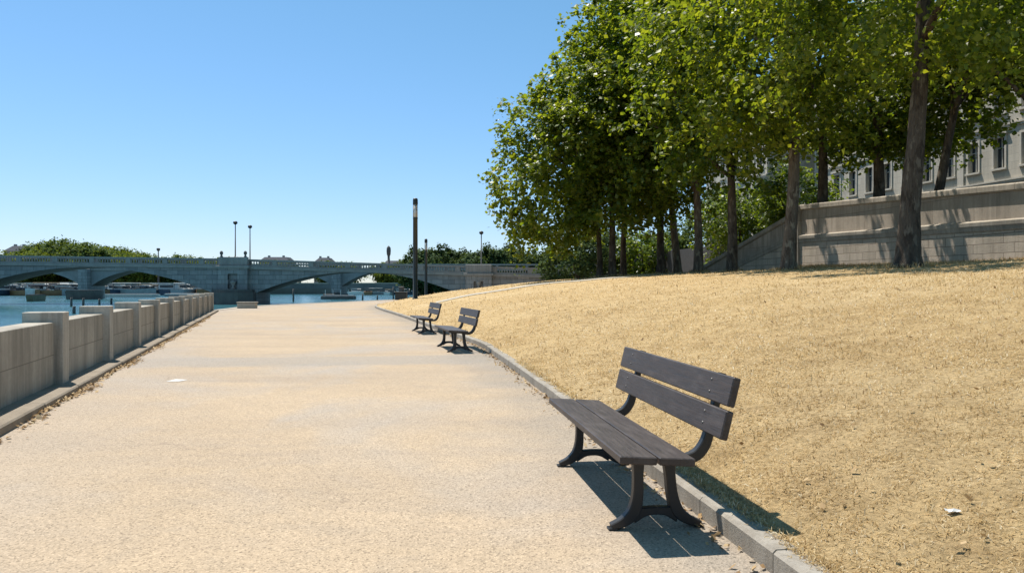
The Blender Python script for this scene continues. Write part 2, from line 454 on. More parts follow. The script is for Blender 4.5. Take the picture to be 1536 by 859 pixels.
# lawn sheet
rowsY = np.concatenate((np.arange(-10, 22, .25), np.arange(22, 50, .5), np.arange(50, YEND + .01, .4)))
T = np.concatenate((np.linspace(0, 1, 60) ** 1.8 * 26, [28, 31, 35, 40, 48]))
XX = kerb_x(rowsY)[:, None] + KW - .03 + T[None, :]; YY = np.repeat(rowsY[:, None], len(T), 1)
ZZ = lawn_z(XX, YY)
V = np.stack((XX, YY, ZZ), -1).reshape(-1, 3); nT = len(T); nR = len(rowsY)
i, k = np.meshgrid(np.arange(nR - 1), np.arange(nT - 1), indexing='ij'); a = (i * nT + k).ravel()
Fq = np.stack((a, a + 1, a + nT + 1, a + nT), -1)
# skirt at far end
Vs = V[-nT:].copy(); Vs[:, 2] = -.1; b0 = len(V); V = np.vstack((V, Vs)); kk = np.arange(nT - 1); e = (nR - 1) * nT
Fq = np.vstack((Fq, np.stack((e + kk, e + kk + 1, b0 + kk + 1, b0 + kk), -1)))
tag(obj('lawn', np_mesh('lawn', V, Fq, True), M['lawn']), kind='structure')

# dry grass blades over the lawn (nobody could count them)
def blades(bands):
    VV = []; FF = []; base = 0
    for (y0, y1, dens, ln, wd) in bands:
        # sample inside the view wedge
        area = 0; X1 = lambda y: np.minimum(.70 * y + .6, kerb_x(y) + 24)
        n = int(dens * (y1 - y0) * float(np.mean(X1(np.linspace(y0, y1, 20)) - kerb_x(np.linspace(y0, y1, 20)))))
        Y = rng.uniform(y0, y1, n * 2); w = X1(Y) - kerb_x(Y) - KW; keep = rng.uniform(0, 1, n * 2) < w / w.max(); Y = Y[keep][:n]; w = w[keep][:n]; n = len(Y)
        X = kerb_x(Y) + KW - .05 + rng.uniform(0, 1, n) * w
        # clumpy
        if y0 < 14:
            fr_ = rng.uniform(0, 1, n) < .09; X = np.where(fr_, kerb_x(Y) + KW + rng.normal(-.005, .035, n), X)
        c = np.sin(X * 7 + np.sin(Y * 5) * 2) * np.sin(Y * 6 + np.sin(X * 4) * 2)
        k = rng.uniform(-1.3, 1, n) < c; X = X[k]; Y = Y[k]; n = len(X)
        Z = np.maximum(lawn_z(X, Y), KHT)
        az = rng.uniform(0, 2 * np.pi, n); el = np.abs(rng.normal(0, .38, n)) + (rng.uniform(0, 1, n) < .08) * rng.uniform(.3, 1.0, n); L = ln * rng.uniform(.5, 1.4, n); W = wd * rng.uniform(.6, 1.5, n)
        d = np.stack((np.cos(az) * np.cos(el), np.sin(az) * np.cos(el), np.sin(el)), -1)
        s = np.stack((-np.sin(az), np.cos(az), rng.uniform(-.5, .5, n)), -1)
        P = np.stack((X, Y, Z - .004), -1)
        bend = np.zeros((n, 3)); bend[:, 2] = -L * .12; bend[:, :2] = s[:, :2] * (rng.normal(0, .22, n) * L)[:, None]
        p0 = P - s * W[:, None] * .5; p1 = P + s * W[:, None] * .5
        mid = P + d * (L * .55)[:, None] + np.array([0, 0, 1]) * (L * .1)[:, None]
        p2 = mid + s * W[:, None] * .45; p3 = mid - s * W[:, None] * .45; p4 = P + d * L[:, None] + bend
        VV.append(np.stack((p0, p1, p2, p3, p4), 1).reshape(-1, 3))
        b = base + np.arange(n) * 5; FF += [[q, q + 1, q + 2, q + 3] for q in b.tolist()] + [[q + 3, q + 2, q + 4] for q in b.tolist()]
        base += n * 5
    # taller uncut tufts round the trunks and along the foot of the quay wall
    spots = [(PX(p, Y_), Y_, r_, 420) for p, Y_, r_ in ((1362, 27, .55), (1183, 38, .5), (1098, 48, .45), (1048, 55, .45), (1017, 62, .45), (992, 60, .45), (935, 63, .4), (919, 57, .4), (900, 58, .4))]
    X = np.concatenate([cx_ + r_ * (1 + np.abs(rng.normal(0, .35, k_))) * np.cos(np.linspace(0, 6.28, k_)) for cx_, cy_, r_, k_ in spots]); Y = np.concatenate([cy_ + r_ * (1 + np.abs(rng.normal(0, .35, k_))) * np.sin(np.linspace(0, 6.28, k_)) for cx_, cy_, r_, k_ in spots])
    sw = rng.uniform(-26, 1, 9000); ow = -.05 - np.abs(rng.normal(0, .5, 9000)); X = np.concatenate((X, A_[0] + DW[0] * sw + NW[0] * ow)); Y = np.concatenate((Y, A_[1] + DW[1] * sw + NW[1] * ow))
    n = len(X); Z = lawn_z(X, Y); az = rng.uniform(0, 2 * np.pi, n); L = rng.uniform(.08, .34, n); W = rng.uniform(.012, .028, n); el = rng.uniform(.5, 1.4, n)
    d = np.stack((np.cos(az) * np.cos(el), np.sin(az) * np.cos(el), np.sin(el)), -1); s = np.stack((-np.sin(az), np.cos(az), az * 0), -1); P = np.stack((X, Y, Z - .01), -1)
    p2 = P + d * (L * .55)[:, None]; p4 = P + d * L[:, None] - np.array([0, 0, 1]) * (L * .15)[:, None]
    VV.append(np.stack((P - s * W[:, None] * .5, P + s * W[:, None] * .5, p2 + s * W[:, None] * .4, p2 - s * W[:, None] * .4, p4), 1).reshape(-1, 3)); b = base + np.arange(n) * 5
    FF += [[q, q + 1, q + 2, q + 3] for q in b.tolist()] + [[q + 3, q + 2, q + 4] for q in b.tolist()]
    return np_mesh('dry_grass', np.vstack(VV), FF)
gm = blades([(2.2, 4, 6500, .042, .0036), (4, 6, 5200, .046, .0042), (6, 9, 2800, .055, .0058), (9, 14, 1100, .07, .008), (14, 22, 360, .085, .012), (22, 38, 70, .11, .018), (38, 60, 14, .14, .03)])
tag(obj('dry_grass', gm, M['straw']), 'parched straw coloured grass covering the sloping lawn', 'grass', kind='stuff')

# kerb stones
kb = MB(); y = -11.0
while y < 68.0:
    st = 1.0 if y < 60 else .5
    pts = np.linspace(y + .003, min(y + st, 68.2) - .003, 5); xs_ = kerb_x(pts)
    fr = []
    jz = random.uniform(-.004, .004); jx = random.uniform(-.003, .003)
    for px_, py_ in zip(xs_, pts):
        dx = float(kerb_x(py_ + .05) - kerb_x(py_ - .05)) / .1
        u = Vector((1, -dx)).normalized()
        z = KHT + jz
        fr.append(((px_ + jx, py_), (u.x, u.y), [(0, -.1), (0, z - .018), (.018, z), (KW - .01, z), (KW, z - .01), (KW, -.1)]))
    kb.sweep(None, fr); y += st
# far end of the lawn: low kerb climbing with the ground
kbf = []
for X in np.linspace(-4.0, 40, 60):
    z = float(lawn_z(X, YEND - .05)); kbf.append(((X, YEND - .05), (0, 1), [(0, z - .3), (0, z + .16), (.3, z + .16), (.3, z - .3)]))
kb.sweep(None, kbf)
tag(kb.build('kerb', M['kerb'], fix=True), kind='structure')
# pale stone edging crossing the lawn
ed = []
for t_ in np.linspace(0, 1, 40):
    X = -4.2 + t_ * 11.5; Y = 42.8 + 3.0 * t_ + 1.2 * math.sin(t_ * 2.2)
    z = float(lawn_z(X, Y)); ed.append(((X, Y), (-.15, .99), [(0, z - .1), (.04, z + .03), (1.0, z + .075), (1.0, z - .1)]))
e_ = MB(); e_.sweep(None, ed)
tag(e_.build('lawn_footpath_edging', M['palestone'], fix=True), kind='structure')

# ------------------------------------------------------------------ parapet on the river side
EW = Vector((WS, 1, 0)).normalized(); EP = Vector((EW.y, -EW.x, 0))
par = thing('stone_parapet', 'long grey stone parapet with square posts along the river edge of the path', 'parapet', (WX0, 0, 0))
MW = Matrix(((EP.x, EW.x, 0, 0), (EP.y, EW.y, 0, 0), (0, 0, 1, 0), (0, 0, 0, 1)))   # local x = towards the path, y = along
sl = math.hypot(1, WS)
postY = [11.08 + 3.42 * k for k in range(-6, 11)]
for k, Y in enumerate(postY):
    s0 = Y * sl
    p = MB(); p.box((-.52, s0, .06), (0, s0 + .36, 1.13), MW, .009)
    p.build('post', M['conc'], par)
    if k + 1 < len(postY):
        s1 = postY[k + 1] * sl
        q = MB(); q.box((-.47, s0 + .35, .05), (-.12, s1 + .01, .985), MW, .007); q.build('wall_panel', M['concp'], par)
    lo = s0 - .2; hi = (postY[k + 1] * sl - .2) if k + 1 < len(postY) else s0 + 1.2
    for j in range(2):
        a = lo + (hi - lo) * j / 2 + .006; b = lo + (hi - lo) * (j + 1) / 2 - .006
        q = MB(); q.box((-.70, a, -.5), (.24 + random.uniform(-.008, .008), b, .095 + random.uniform(-.006, .006)), MW, .018); q.build('plinth_stone', M['plinth'], par)
# litter drift along the plinth
n = 3600
sv = rng.uniform(5.5, 40, n); cl = np.clip(np.sin(sv * 2.1) * np.sin(sv * .83 + 1) * .5 + .6, .12, 1.2)
keep = rng.uniform(0, 1, n) < cl; sv = sv[keep]; n = len(sv)
off = .25 + np.abs(rng.normal(0, .085, n)) * (np.clip(np.sin(sv * 1.7) * .5 + .75, .3, 1.3))
def flakes(P, size, rng, tilt=.5):
    n = len(P); az = rng.uniform(0, 2 * np.pi, n); d = np.stack((np.cos(az), np.sin(az), rng.normal(0, tilt * .5, n)), -1)
    s = np.stack((-np.sin(az), np.cos(az), rng.normal(0, tilt, n)), -1); L = size * rng.uniform(.5, 1.5, n)[:, None]
    v = np.stack((P - d * L * .5, P - s * L * .3 + d * L * .05 + [0, 0, .006], P + d * L * .5 + np.array([0, 0, 1]) * L * .15, P + s * L * .3 + d * L * .05), 1).reshape(-1, 3)
    b = np.arange(n) * 4; return v, np.vstack((np.stack((b, b + 1, b + 2), -1), np.stack((b, b + 2, b + 3), -1)))
P = np.stack((WX0 + sv * EW.x + off * EP.x, sv * EW.y + off * EP.y, .008 + rng.uniform(0, .035, n) * np.exp(-(off - .25) / .12)), -1)
v, f = flakes(P, .055, rng)
tag(obj('leaf_litter', np_mesh('leaf_litter', v, f), M['litter']), 'brown dead leaves drifted against the foot of the parapet', 'leaf litter', kind='stuff')
# sparse debris in the gutter by the kerb and on the lawn
n = 900; Y = rng.uniform(3, 26, n) ** 1.0; X = kerb_x(Y) - np.abs(rng.normal(0, .09, n)) - .01
P1 = np.stack((X, Y, .008 + rng.uniform(0, .012, n)), -1)
n = 260; Y = rng.uniform(3, 18, n); X = kerb_x(Y) + .3 + rng.uniform(0, 1, n) * (.68 * Y - kerb_x(Y)); P2 = np.stack((X, Y, lawn_z(X, Y) + .03), -1)
v, f = flakes(np.vstack((P1, P2)), .04, rng, .6)
tag(obj('scattered_dead_leaves', np_mesh('scattered_dead_leaves', v, f), M['litter']), 'scattered crumbs of dead leaf along the kerb and over the lawn', 'leaf litter', kind='stuff')

# ------------------------------------------------------------------ benches
def ribbon(mb, pts, hw, x0, x1):
    """flat bar following (d,z) points, half widths hw, from x0 to x1 along the bench"""
    n = len(pts); P = [Vector((p[0], p[1])) for p in pts]; A = []; B = []
    for i in range(n):
        d = (P[min(i + 1, n - 1)] - P[max(i - 1, 0)]).normalized(); nn = Vector((-d.y, d.x))
        A.append(P[i] + nn * hw[i]); B.append(P[i] - nn * hw[i])
    c = .35 * (x1 - x0) / 2
    fr = []
    for i in range(n):
        a, b = A[i], B[i]; m = (b - a).normalized() * min(.006, hw[i] * .5)
        fr.append([(x0 + .006, a.x, a.y), (x0, (a + m).x, (a + m).y), (x0, (b - m).x, (b - m).y), (x0 + .006, b.x, b.y), (x1 - .006, b.x, b.y), (x1, (b - m).x, (b - m).y), (x1, (a + m).x, (a + m).y), (x1 - .006, a.x, a.y)])
    v = [p for r in fr for p in r]; k = 8; f = []
    for i in range(n - 1):
        for j in range(k): f.append([i * k + j, i * k + (j + 1) % k, (i + 1) * k + (j + 1) % k, (i + 1) * k + j])
    f.append(list(range(k))[::-1]); f.append([(n - 1) * k + j for j in range(k)])
    mb.add(v, f)
def spl(pts, n=5):
    P = np.array(pts, float); t = np.arange(len(P)); tt = np.linspace(0, len(P) - 1, (len(P) - 1) * n + 1)
    return np.stack([catmull(tt, t.astype(float), P[:, j]) for j in range(P.shape[1])], -1).tolist()
BL = 2.34
def make_bench(label):
    root = thing('park_bench', label, 'bench', group='wooden benches along the kerb')
    st = .505
    # seat planks  (local x along the bench, y = depth towards the lawn)
    for (a, b) in ((0.0, .222), (.236, .452)):
        MB().box((0, a, -.046), (BL, b, 0), Matrix.Translation((0, 0, st + .018)) @ Matrix.Rotation(-.062, 4, 'X'), .006).build('seat_plank', M['wood'], root)
    tilt = math.atan2(.090, .365)
    for (d, z, h) in ((.596, .605, .172), (.640, .797, .176)):
        Mt = Matrix.Translation((0, d, z)) @ Matrix.Rotation(-tilt, 4, 'X')
        pk = MB().box((-.005, 0, 0), (BL + .005, .048, h), Mt, .007).build('back_plank', M['wood'], root)
        for xb in (.30, BL - .30):
            for zz in (.05, h - .05):
                bo = MB(); pr = [(.0001, -.004), (.007, -.003), (.009, 0), (.009, .003)]
                bo.lathe([(r, z_) for r, z_ in pr], n=8)
                c = Mt @ Vector((xb + (.004 if zz > .1 else -.004), -.001, zz)); Rm = Matrix.Translation(c) @ Matrix.Rotation(R(-90), 4, 'X')
                bo.v = [tuple(Rm @ Vector(p)) for p in bo.v]; bo.build('bolt', M['steel'], pk)
    for xb in (.33, BL - .33):
        lf = MB(); x0, x1 = xb - .030, xb + .030
        fl = spl([(.200, .462, .040), (.200, .33, .031), (.196, .20, .033), (.172, .105, .038), (.110, .048, .030), (.03, .020, .017)])
        ribbon(lf, [p[:2] for p in fl], [p[2] for p in fl], x0, x1)
        rl = spl([(.395, .452, .042), (.405, .33, .031), (.420, .20, .033), (.452, .105, .038), (.520, .048, .030), (.60, .020, .017)])
        ribbon(lf, [p[:2] for p in rl], [p[2] for p in rl], x0 - .002, x1 + .002)
        cb = spl([(.165, .085, .05), (.24, .104, .028), (.31, .110, .024), (.38, .104, .028), (.455, .085, .05)])
        ribbon(lf, [p[:2] for p in cb], [p[2] for p in cb], x0 + .003, x1 - .003)
        tb = spl([(.05, .458, .012), (.13, .450, .017), (.25, .444, .018), (.40, .436, .020), (.455, .434, .016)])
        ribbon(lf, [p[:2] for p in tb], [p[2] for p in tb], x0 + .005, x1 - .005)
        for d in (.04, .59): lf.box((xb - .033, d - .03, 0), (xb + .033, d + .03, .014), None, .004)
        lf.build('leg_frame', M['iron'], root, fix=True)
        br = MB()
        bk = spl([(.40, .425, .018), (.49, .422, .028), (.575, .445, .034), (.632, .51, .033), (.662, .60, .028), (.690, .71, .024), (.722, .84, .022), (.750, .955, .018)])
        ribbon(br, [p[:2] for p in bk], [p[2] for p in bk], x0 + .001, x1 - .001)
        br.build('back_bracket', M['iron'], root, fix=True)
    return root
def place_bench(b, x, y, th):
    # front near corner at (x,y); local x runs away along the kerb, local y towards the lawn
    b.location = (x, y, 0.001); b.rotation_euler = (0, 0, th + math.pi / 2); b.scale = (1, -1, 1)
b1 = make_bench('nearest dark wooden park bench with two seat planks beside the kerb')
b2 = copy_tree(b1, label='dark wooden bench in the middle of the three, just beyond the bend of the kerb')
b3 = copy_tree(b1, label='farthest of the three dark wooden benches, closest to the lamp posts')
place_bench(b1, .624, 4.418, .128)
place_bench(b2, -1.42, 17.2, .235)
place_bench(b3, -2.90, 23.9, .245)

# ------------------------------------------------------------------ lamp posts on the promenade
def lamp(x, y, z, H, label):
    t = thing('lamp_post', label, 'lamp post', (x, y, z), group='cylindrical promenade lamp posts')
    r = .165
    MB().lathe([(r * 1.25, -.3), (r * 1.25, .05), (r, .06), (r * 1.0, H * .5), (r * .97, H - 1.45), (r * 1.05, H - 1.44), (r * 1.05, H - 1.36), (r * .85, H - 1.35)], n=24).build('pole', M['lampblack'], t, True)
    MB().lathe([(r * .93, H - 1.35), (r * .93, H - .46)], n=24).build('lamp_glass', M['lampglass'], t, True)
    for k in range(4):
        a = k * math.pi / 2 + .5
        MB().box((r * .90, -.014, H - 1.36), (r * 1.03, .014, H - .44), Matrix.Rotation(a, 4, 'Z')).build('glass_bar', M['lampblack'], t)
    MB().lathe([(r * 1.05, H - .45), (r * 1.08, H - .40), (r * 1.05, H - .1), (r * .8, H - .02), (.01, H)], n=24).build('lamp_cap', M['lampblack'], t, True)
Y = 53.0; X = PX(623, Y); z = float(lawn_z(X, Y)); lamp(X, Y, z, PZ(297, Y) - z, 'tall black cylindrical lamp post standing on the lawn tip')
Y = 90.0; X = PX(639, Y); lamp(X, Y, 0, PZ(358, Y), 'smaller looking black lamp post on the quay beyond the lawn, nearer the bridge')
# dark block with a stub post at the quay edge, and the low stone seat block
Y = 86.; X = PX(602, Y)
t = thing('quay_bin', 'dark square block with a lidded stub at the water edge before the bridge', 'litter bin', (X, Y, 0))
MB().box((-.62, -.6, 0), (.62, .6, .82), None, .03).build('bin_body', M['lampblack'], t)
MB().box((-.68, -.66, .82), (.68, .66, .92), None, .02).build('lid', M['lampblack'], t)
MB().lathe([(.30, .92), (.30, 1.35), (.36, 1.36), (.34, 1.45), (.1, 1.5)], n=14).build('stub', M['bridgedark'], t)
X, Y = PX(371, 53), 53.
sb = MB().box((-.62, -.3, 0), (.62, .3, .36), Matrix.Rotation(.1, 4, 'Z'), .03).build('stone_block', M['palestone']); sb.location = (X, Y, 0)
tag(sb, 'low pale stone block where the path meets the water before the bridge pier', 'stone block')
bt = MB().box((-.66, -.34, .36), (.66, .34, .44), Matrix.Rotation(.1, 4, 'Z'), .02).build('cap_slab', M['kerb'], sb)

# paper on path and lawn
pp = MB(); pp.add([(-.16, -.2, .006), (.14, -.24, .012), (.19, .16, .006), (-.1, .22, .018)], [[0, 1, 2, 3]]); po = pp.build('paper_sheet', M['paper']); po.location = (PX(265, 12.25), 12.25, 0); po.scale = (.72, .6, .6)
tag(po, 'flat white scrap of paper lying on the path', 'paper')
X, Y, Zp = lawn_at(1429, 771); pw = MB()
rr = random.Random(3); g = [[(-.045 + .03 * i, -.03 + .02 * j, rr.uniform(.0, .028)) for i in range(4)] for j in range(4)]
pw.add([p for r in g for p in r], [[j * 4 + i, j * 4 + i + 1, j * 4 + i + 5, j * 4 + i + 4] for j in range(3) for i in range(3)])
po = pw.build('crumpled_paper', M['paper']); po.location = (X, Y, float(lawn_z(X, Y)) + .012); po.scale = (.75, .75, .6); tag(po, 'small crumpled white scrap lying on the dry lawn', 'paper')

# ------------------------------------------------------------------ trees
def crown_mesh(center, rad, nclump, nleaf, lsize, seed, sigma=.42, bottom=None, lump=.22, up=.85, inner=.5, origin=None):
    g = np.random.default_rng(seed); c = np.array(center); rad = np.array(rad)
    d = g.normal(size=(nclump, 3)); d /= np.linalg.norm(d, axis=1)[:, None]
    r = inner + (1 - inner) * g.uniform(0, 1, nclump) ** .55
    ph = g.uniform(0, 6.28, 8); fr = g.normal(0, 2.6, (8, 3)); env = np.ones(nclump)
    for q in range(8): env += lump * .42 * np.sin(d @ fr[q] * 1.4 + ph[q])
    C = c + d * (r * env)[:, None] * rad
    if bottom is not None:
        low = C[:, 2] < bottom + .8 * np.sin(C[:, 0] * 1.1 + ph[0]) * np.sin(C[:, 1] * 1.3); C[low, 2] = bottom + np.abs(bottom - C[low, 2]) * .5 + g.uniform(0, 1.2, low.sum())
    idx = np.repeat(np.arange(nclump), nleaf); n = len(idx)
    sg = sigma * g.uniform(.6, 1.35, nclump)[idx][:, None]
    tw = g.normal(size=(nclump, 6, 3)) + d[:, None, :] * .8 + [0, 0, .15]; tw /= np.linalg.norm(tw, axis=2)[:, :, None]
    u_ = g.uniform(.0, 1, n) ** .7; td = tw[idx, g.integers(0, 6, n)]
    P = C[idx] + td * (u_[:, None] * sg * 2.3) + g.normal(size=(n, 3)) * sg * .33; P[:, 2] -= u_ ** 2 * sg[:, 0] * .7
    if origin is not None:      # leaves cut out along the sun's rays so that light reaches the quay wall
        W = P + np.array(origin); nd = np.array([NW[0], NW[1], 0.]); t_ = ((W - [A_[0], A_[1], 0]) @ nd) / float(np.dot(np.array(sd), nd))
        H = W - t_[:, None] * np.array(sd); sw = (H[:, :2] - A_) @ DW
        zone = ((sw > -8.3) & (sw < 1.5)) | ((sw > -22) & (sw < -13.4) )
        cut = (t_ > 0) & (H[:, 2] > 1.8) & (H[:, 2] < 7.2 + .05 * sw) & zone & (np.sin(sw * 2.3 + H[:, 2]) * np.sin(H[:, 2] * 1.7 + sw) < .80)
        P = P[~cut]; idx = idx[~cut]; n = len(P)
    N = g.normal(size=(n, 3)) * .6 + d[idx] * .45 + [0, 0, up]; N /= np.linalg.norm(N, axis=1)[:, None]
    a = np.cross(N, g.normal(size=(n, 3))); a /= np.linalg.norm(a, axis=1)[:, None]; b = np.cross(N, a)
    L = lsize * g.uniform(.4, 1.35, n)[:, None]
    fold = N * L * g.uniform(.02, .22, n)[:, None]
    v = np.stack((P - a * L * .5, P + b * L * .44 - fold - a * L * .06, P + a * L * .5 - fold * 1.2, P - b * L * .44 - fold - a * L * .06), 1).reshape(-1, 3)
    q = np.arange(n) * 4
    f = np.vstack((np.stack((q, q + 1, q + 2), -1), np.stack((q, q + 2, q + 3), -1)))
    return np_mesh('crown', v, f)

def tree(x, y, z, r, lean, forkz, ccen, crad, label, leaf, bark, group, seed, nclump=420, nleaf=36, lsize=.3, bottom=None, name='plane_tree', sigma=.42, limbs=9):
    rg = random.Random(seed)
    t = thing(name, label, 'tree', (x, y, z), 0, group)
    tb = MB(); pts = []; rad = []
    top = ccen[2] + crad[2] * .45
    for k in range(15):
        u = k / 14; h = -.25 + u * (top + .25)
        w = .10 * math.sin(u * 7 + seed) * r * 2
        pts.append((lean[0] * (h / forkz) + w + (ccen[0] - lean[0]) * max(0, (h - forkz) / top) * .8, lean[1] * (h / forkz) + (ccen[1] - lean[1]) * max(0, (h - forkz) / top) * .8, h))
        fl = .45 * math.exp(-max(h, 0) / .5)
        rad.append(r * ((1 - .78 * u ** 1.15) + fl))
    # finer base
    tb.tube([(pts[0][0], pts[0][1], -.3), (lean[0] * .02, 0, .0), (lean[0] * .12 / forkz, 0, .15), (lean[0] * .45 / forkz, lean[1] * .45 / forkz, .45)] + pts[2:], [r * 1.7, r * 1.55, r * 1.33, r * 1.14] + rad[2:], 16, True, .05, rg)
    tb.build('trunk', bark, t, True)
    for k in range(limbs):
        a = k * 2.399 + seed; h0 = forkz * (.85 + .09 * k) + rg.uniform(-.3, .3)
        u = min(1, (h0 + .25) / (top + .25)); i = min(13, int(u * 14)); q = Vector(pts[i]).lerp(Vector(pts[i + 1]), u * 14 - i)
        e = Vector((ccen[0] + math.cos(a) * crad[0] * .72, ccen[1] + math.sin(a) * crad[1] * .72, min(h0 + rg.uniform(2.5, 5), ccen[2] + crad[2] * .5)))
        m1 = q.lerp(e, .35) + Vector((0, 0, .5)); m2 = q.lerp(e, .7) + Vector((rg.uniform(-.4, .4), rg.uniform(-.4, .4), .5))
        lr = r * .42 * (1 - .06 * k)
        MB().tube([q, m1, m2, e], [lr, lr * .75, lr * .5, lr * .18], 8, True, .06, rg).build('limb', bark, t, True)
    obj('crown', crown_mesh(ccen, crad, nclump, nleaf, lsize, seed, sigma, bottom, origin=(x, y, z) if name == 'plane_tree' else None), leaf, t)
    return t
def tpos(px, Y, dy=0): X = PX(px, Y); return X, Y, float(lawn_z(X, Y))
G1 = 'plane trees along the top of the lawn'
x, y, z = tpos(1362, 27); tree(x, y, z, .37, (.50, 0), 9.5, (1.0, -.3, 12.4), (7.2, 6.2, 6.6), 'nearest plane tree with a thick dark leaning trunk in front of the quay wall', M['leafA'], M['bark2'], G1, 11, 760, 50, .22, 6.6)
x, y, z = tpos(1183, 38); tree(x, y, z, .33, (.35, .1), 8.0, (-1.4, -.5, 12.6), (5.2, 5, 7.2), 'plane tree with a pale grey trunk leaning at the corner of the quay wall', M['leafA'], M['bark1'], G1, 12, 660, 34, .29, 6.2)
x, y, z = tpos(1098, 48); tree(x, y, z, .31, (-.05, .1), 6.5, (-2.0, 0, 13.6), (4.8, 4.6, 8.9), 'plane tree with a straight dark trunk beside the foot of the stair wall', M['leafB'], M['bark2'], G1, 13, 660, 36, .32, 5.4)
x, y, z = tpos(1048, 55); tree(x, y, z, .31, (-.1, .1), 6.5, (-2.6, 0, 14.2), (4.9, 4.8, 9.9), 'plane tree with a straight grey trunk just beyond the stair wall', M['leafA'], M['bark1'], G1, 14, 660, 36, .32, 5.2)
x, y, z = tpos(1017, 62); tree(x, y, z, .31, (-.5, .1), 6.5, (-2.2, 0, 15.), (5.0, 5.0, 10.4), 'slender plane tree whose trunk stands close beside another in the middle of the row', M['leafB'], M['bark1'], G1, 15, 580, 32, .34, 5.0)
x, y, z = tpos(992, 60); tree(x, y, z, .30, (.0, .1), 6.5, (-2.0, -1.5, 13.8), (4.9, 5.0, 10.2), 'plane tree with the left hand trunk of the close pair'.replace('left hand', 'darker'), M['leafA'], M['bark2'], G1, 16, 500, 34, .33, 4.2)
x, y, z = tpos(935, 63); tree(x, y, z, .25, (.1, .1), 6., (-.8, 0, 12.4), (4.6, 5., 9.8), 'thin trunked plane tree behind the double trunk near the bridge end of the row', M['leafB'], M['bark2'], G1, 17, 440, 28, .35, 3.6)
x, y, z = tpos(919, 57); tree(x, y, z, .27, (-.1, .1), 5.5, (-1.2, 0, 10.4), (4.2, 4.6, 7.8), 'plane tree second from the bridge end of the row, with the thicker dark trunk', M['leafA'], M['bark2'], G1, 18, 470, 34, .33, 3.2)
x, y, z = tpos(900, 58); tree(x, y, z, .23, (-.2, .1), 5.0, (-2.9, -.3, 8.3), (4.6, 4.6, 6.0), 'outermost plane tree at the bridge end of the row, its crown reaching over the lawn', M['leafA'], M['bark2'], G1, 19, 500, 36, .32, 2.4)

# upper quay behind the wall
def wall_pt(s, off=0): p = A_ + DW * s + NW * off; return float(p[0]), float(p[1])
G2 = 'plane trees on the upper quay behind the wall'
def up(px, off, s, r, lab, ccen, crad, seed, lean=(.1, 0), leaf='leafB', n=380, bot=3.9):
    xx, yy = wall_pt(s, off); tree(xx, yy, 5.25, r, lean, 5.5, ccen, crad, lab, M[leaf], M['bark2'], G2, seed, n, 36, .29, bot)
# ------------------------------------------------------------------ quay wall
wallrot = (0, 0, -math.atan2(DW[1], DW[0]))
M['wall_low'] = ashlar('quay_wall_ashlar', (.60, .50, .395), (.49, .41, .32), 1.1, .42, (.2, .165, .13), .018, wallrot, .5, .7)
M['wall_up'] = ashlar('quay_wall_parapet_stone', (.54, .455, .365), (.44, .37, .295), 1.9, 1.4, (.15, .125, .1), .012, wallrot, .7, .35, .5, .6)
M['wall_trim'] = stone('quay_wall_trim', (.48, .42, .34), (.30, .26, .21), .7, (.13, .115, .1), .3, .6)
def zt(s): return 6.60 + .0456 * s
def zm(s): return 4.62 + .0213 * s
def wall(name, label, s0, s1, n, ft, fm, fb):
    t = thing(name, label, 'stone wall', (0, 0, 0))
    def strip(nm, fn, m):
        mb = MB(); fr = []
        for s in np.linspace(s0, s1, n):
            fr.append((A_ + DW * s, NW, fn(float(s))))
        mb.sweep(None, fr); return mb.build(nm, m, t, fix=True)
    strip('lower_course', lambda s: [(0, fb(s)), (.0, fm(s) - .42), (1.2, fm(s) - .42), (1.2, fb(s))], M['wall_low'])
    strip('ledge', lambda s: [(-.0, fm(s) - .42), (-.06, fm(s) - .36), (-.08, fm(s) - .22), (-.12, fm(s) - .14), (-.13, fm(s) + .02), (.05, fm(s) + .10), (1.18, fm(s) + .10), (1.18, fm(s) - .42)], M['wall_trim'])
    strip('parapet', lambda s: [(.10, fm(s) + .10), (.10, ft(s) - .34), (.62, ft(s) - .34), (.62, fm(s) + .10)], M['wall_up'])
    # coping in separate stones
    mb = MB(); st = np.linspace(s0, s1, int((s1 - s0) / 1.9) + 1)
    for a, b in zip(st[:-1], st[1:]):
        fr = []
        for s in (a + .008, b - .008):
            T_ = ft(float(s)); fr.append((A_ + DW * s, NW, [(.02, T_ - .34), (-.06, T_ - .28), (-.06, T_ - .06), (0, T_), (.72, T_), (.74, T_ - .30), (.6, T_ - .34)]))
        mb.sweep(None, fr)
    mb.build('coping', M['wall_trim'], t, fix=True)
    return t
wall('retaining_wall', 'long pale stone retaining wall with a moulded ledge behind the lawn', -30, 0, 16, zt, zm, lambda s: 1.5)
# corner pier and the stair flank going down
cp = MB(); cx, cy = A_ + DW * .45; Mc = Matrix(((NW[0], DW[0], 0, A_[0]), (NW[1], DW[1], 0, A_[1]), (0, 0, 1, 0), (0, 0, 0, 1)))
t = thing('wall_pier', 'square stone pier ending the retaining wall beside the stair', 'stone pier')
MB().box((-.16, .0, 1.5), (1.0, .9, 6.20), Mc, .02).build('pier_shaft', M['wall_up'], t)
MB().box((-.24, -.08, 6.202), (1.08, .98, 6.56), Mc, .03).build('pier_cap', M['wall_trim'], t)
wall('stair_wall', 'sloping stone stair wall descending beyond the retaining wall', .92, 17, 18, lambda s: 6.4 - .235 * s, lambda s: 4.9 - .205 * s, lambda s: 1.2)
q = [wall_pt(-32, .6), wall_pt(.5, .6), wall_pt(4, 5), wall_pt(60, 5), wall_pt(60, 120), wall_pt(-32, 120)]
tag(MB().prism(q[::-1], 2.0, 5.25).build('upper_quay', M['asphalt'], fix=True), kind='structure')

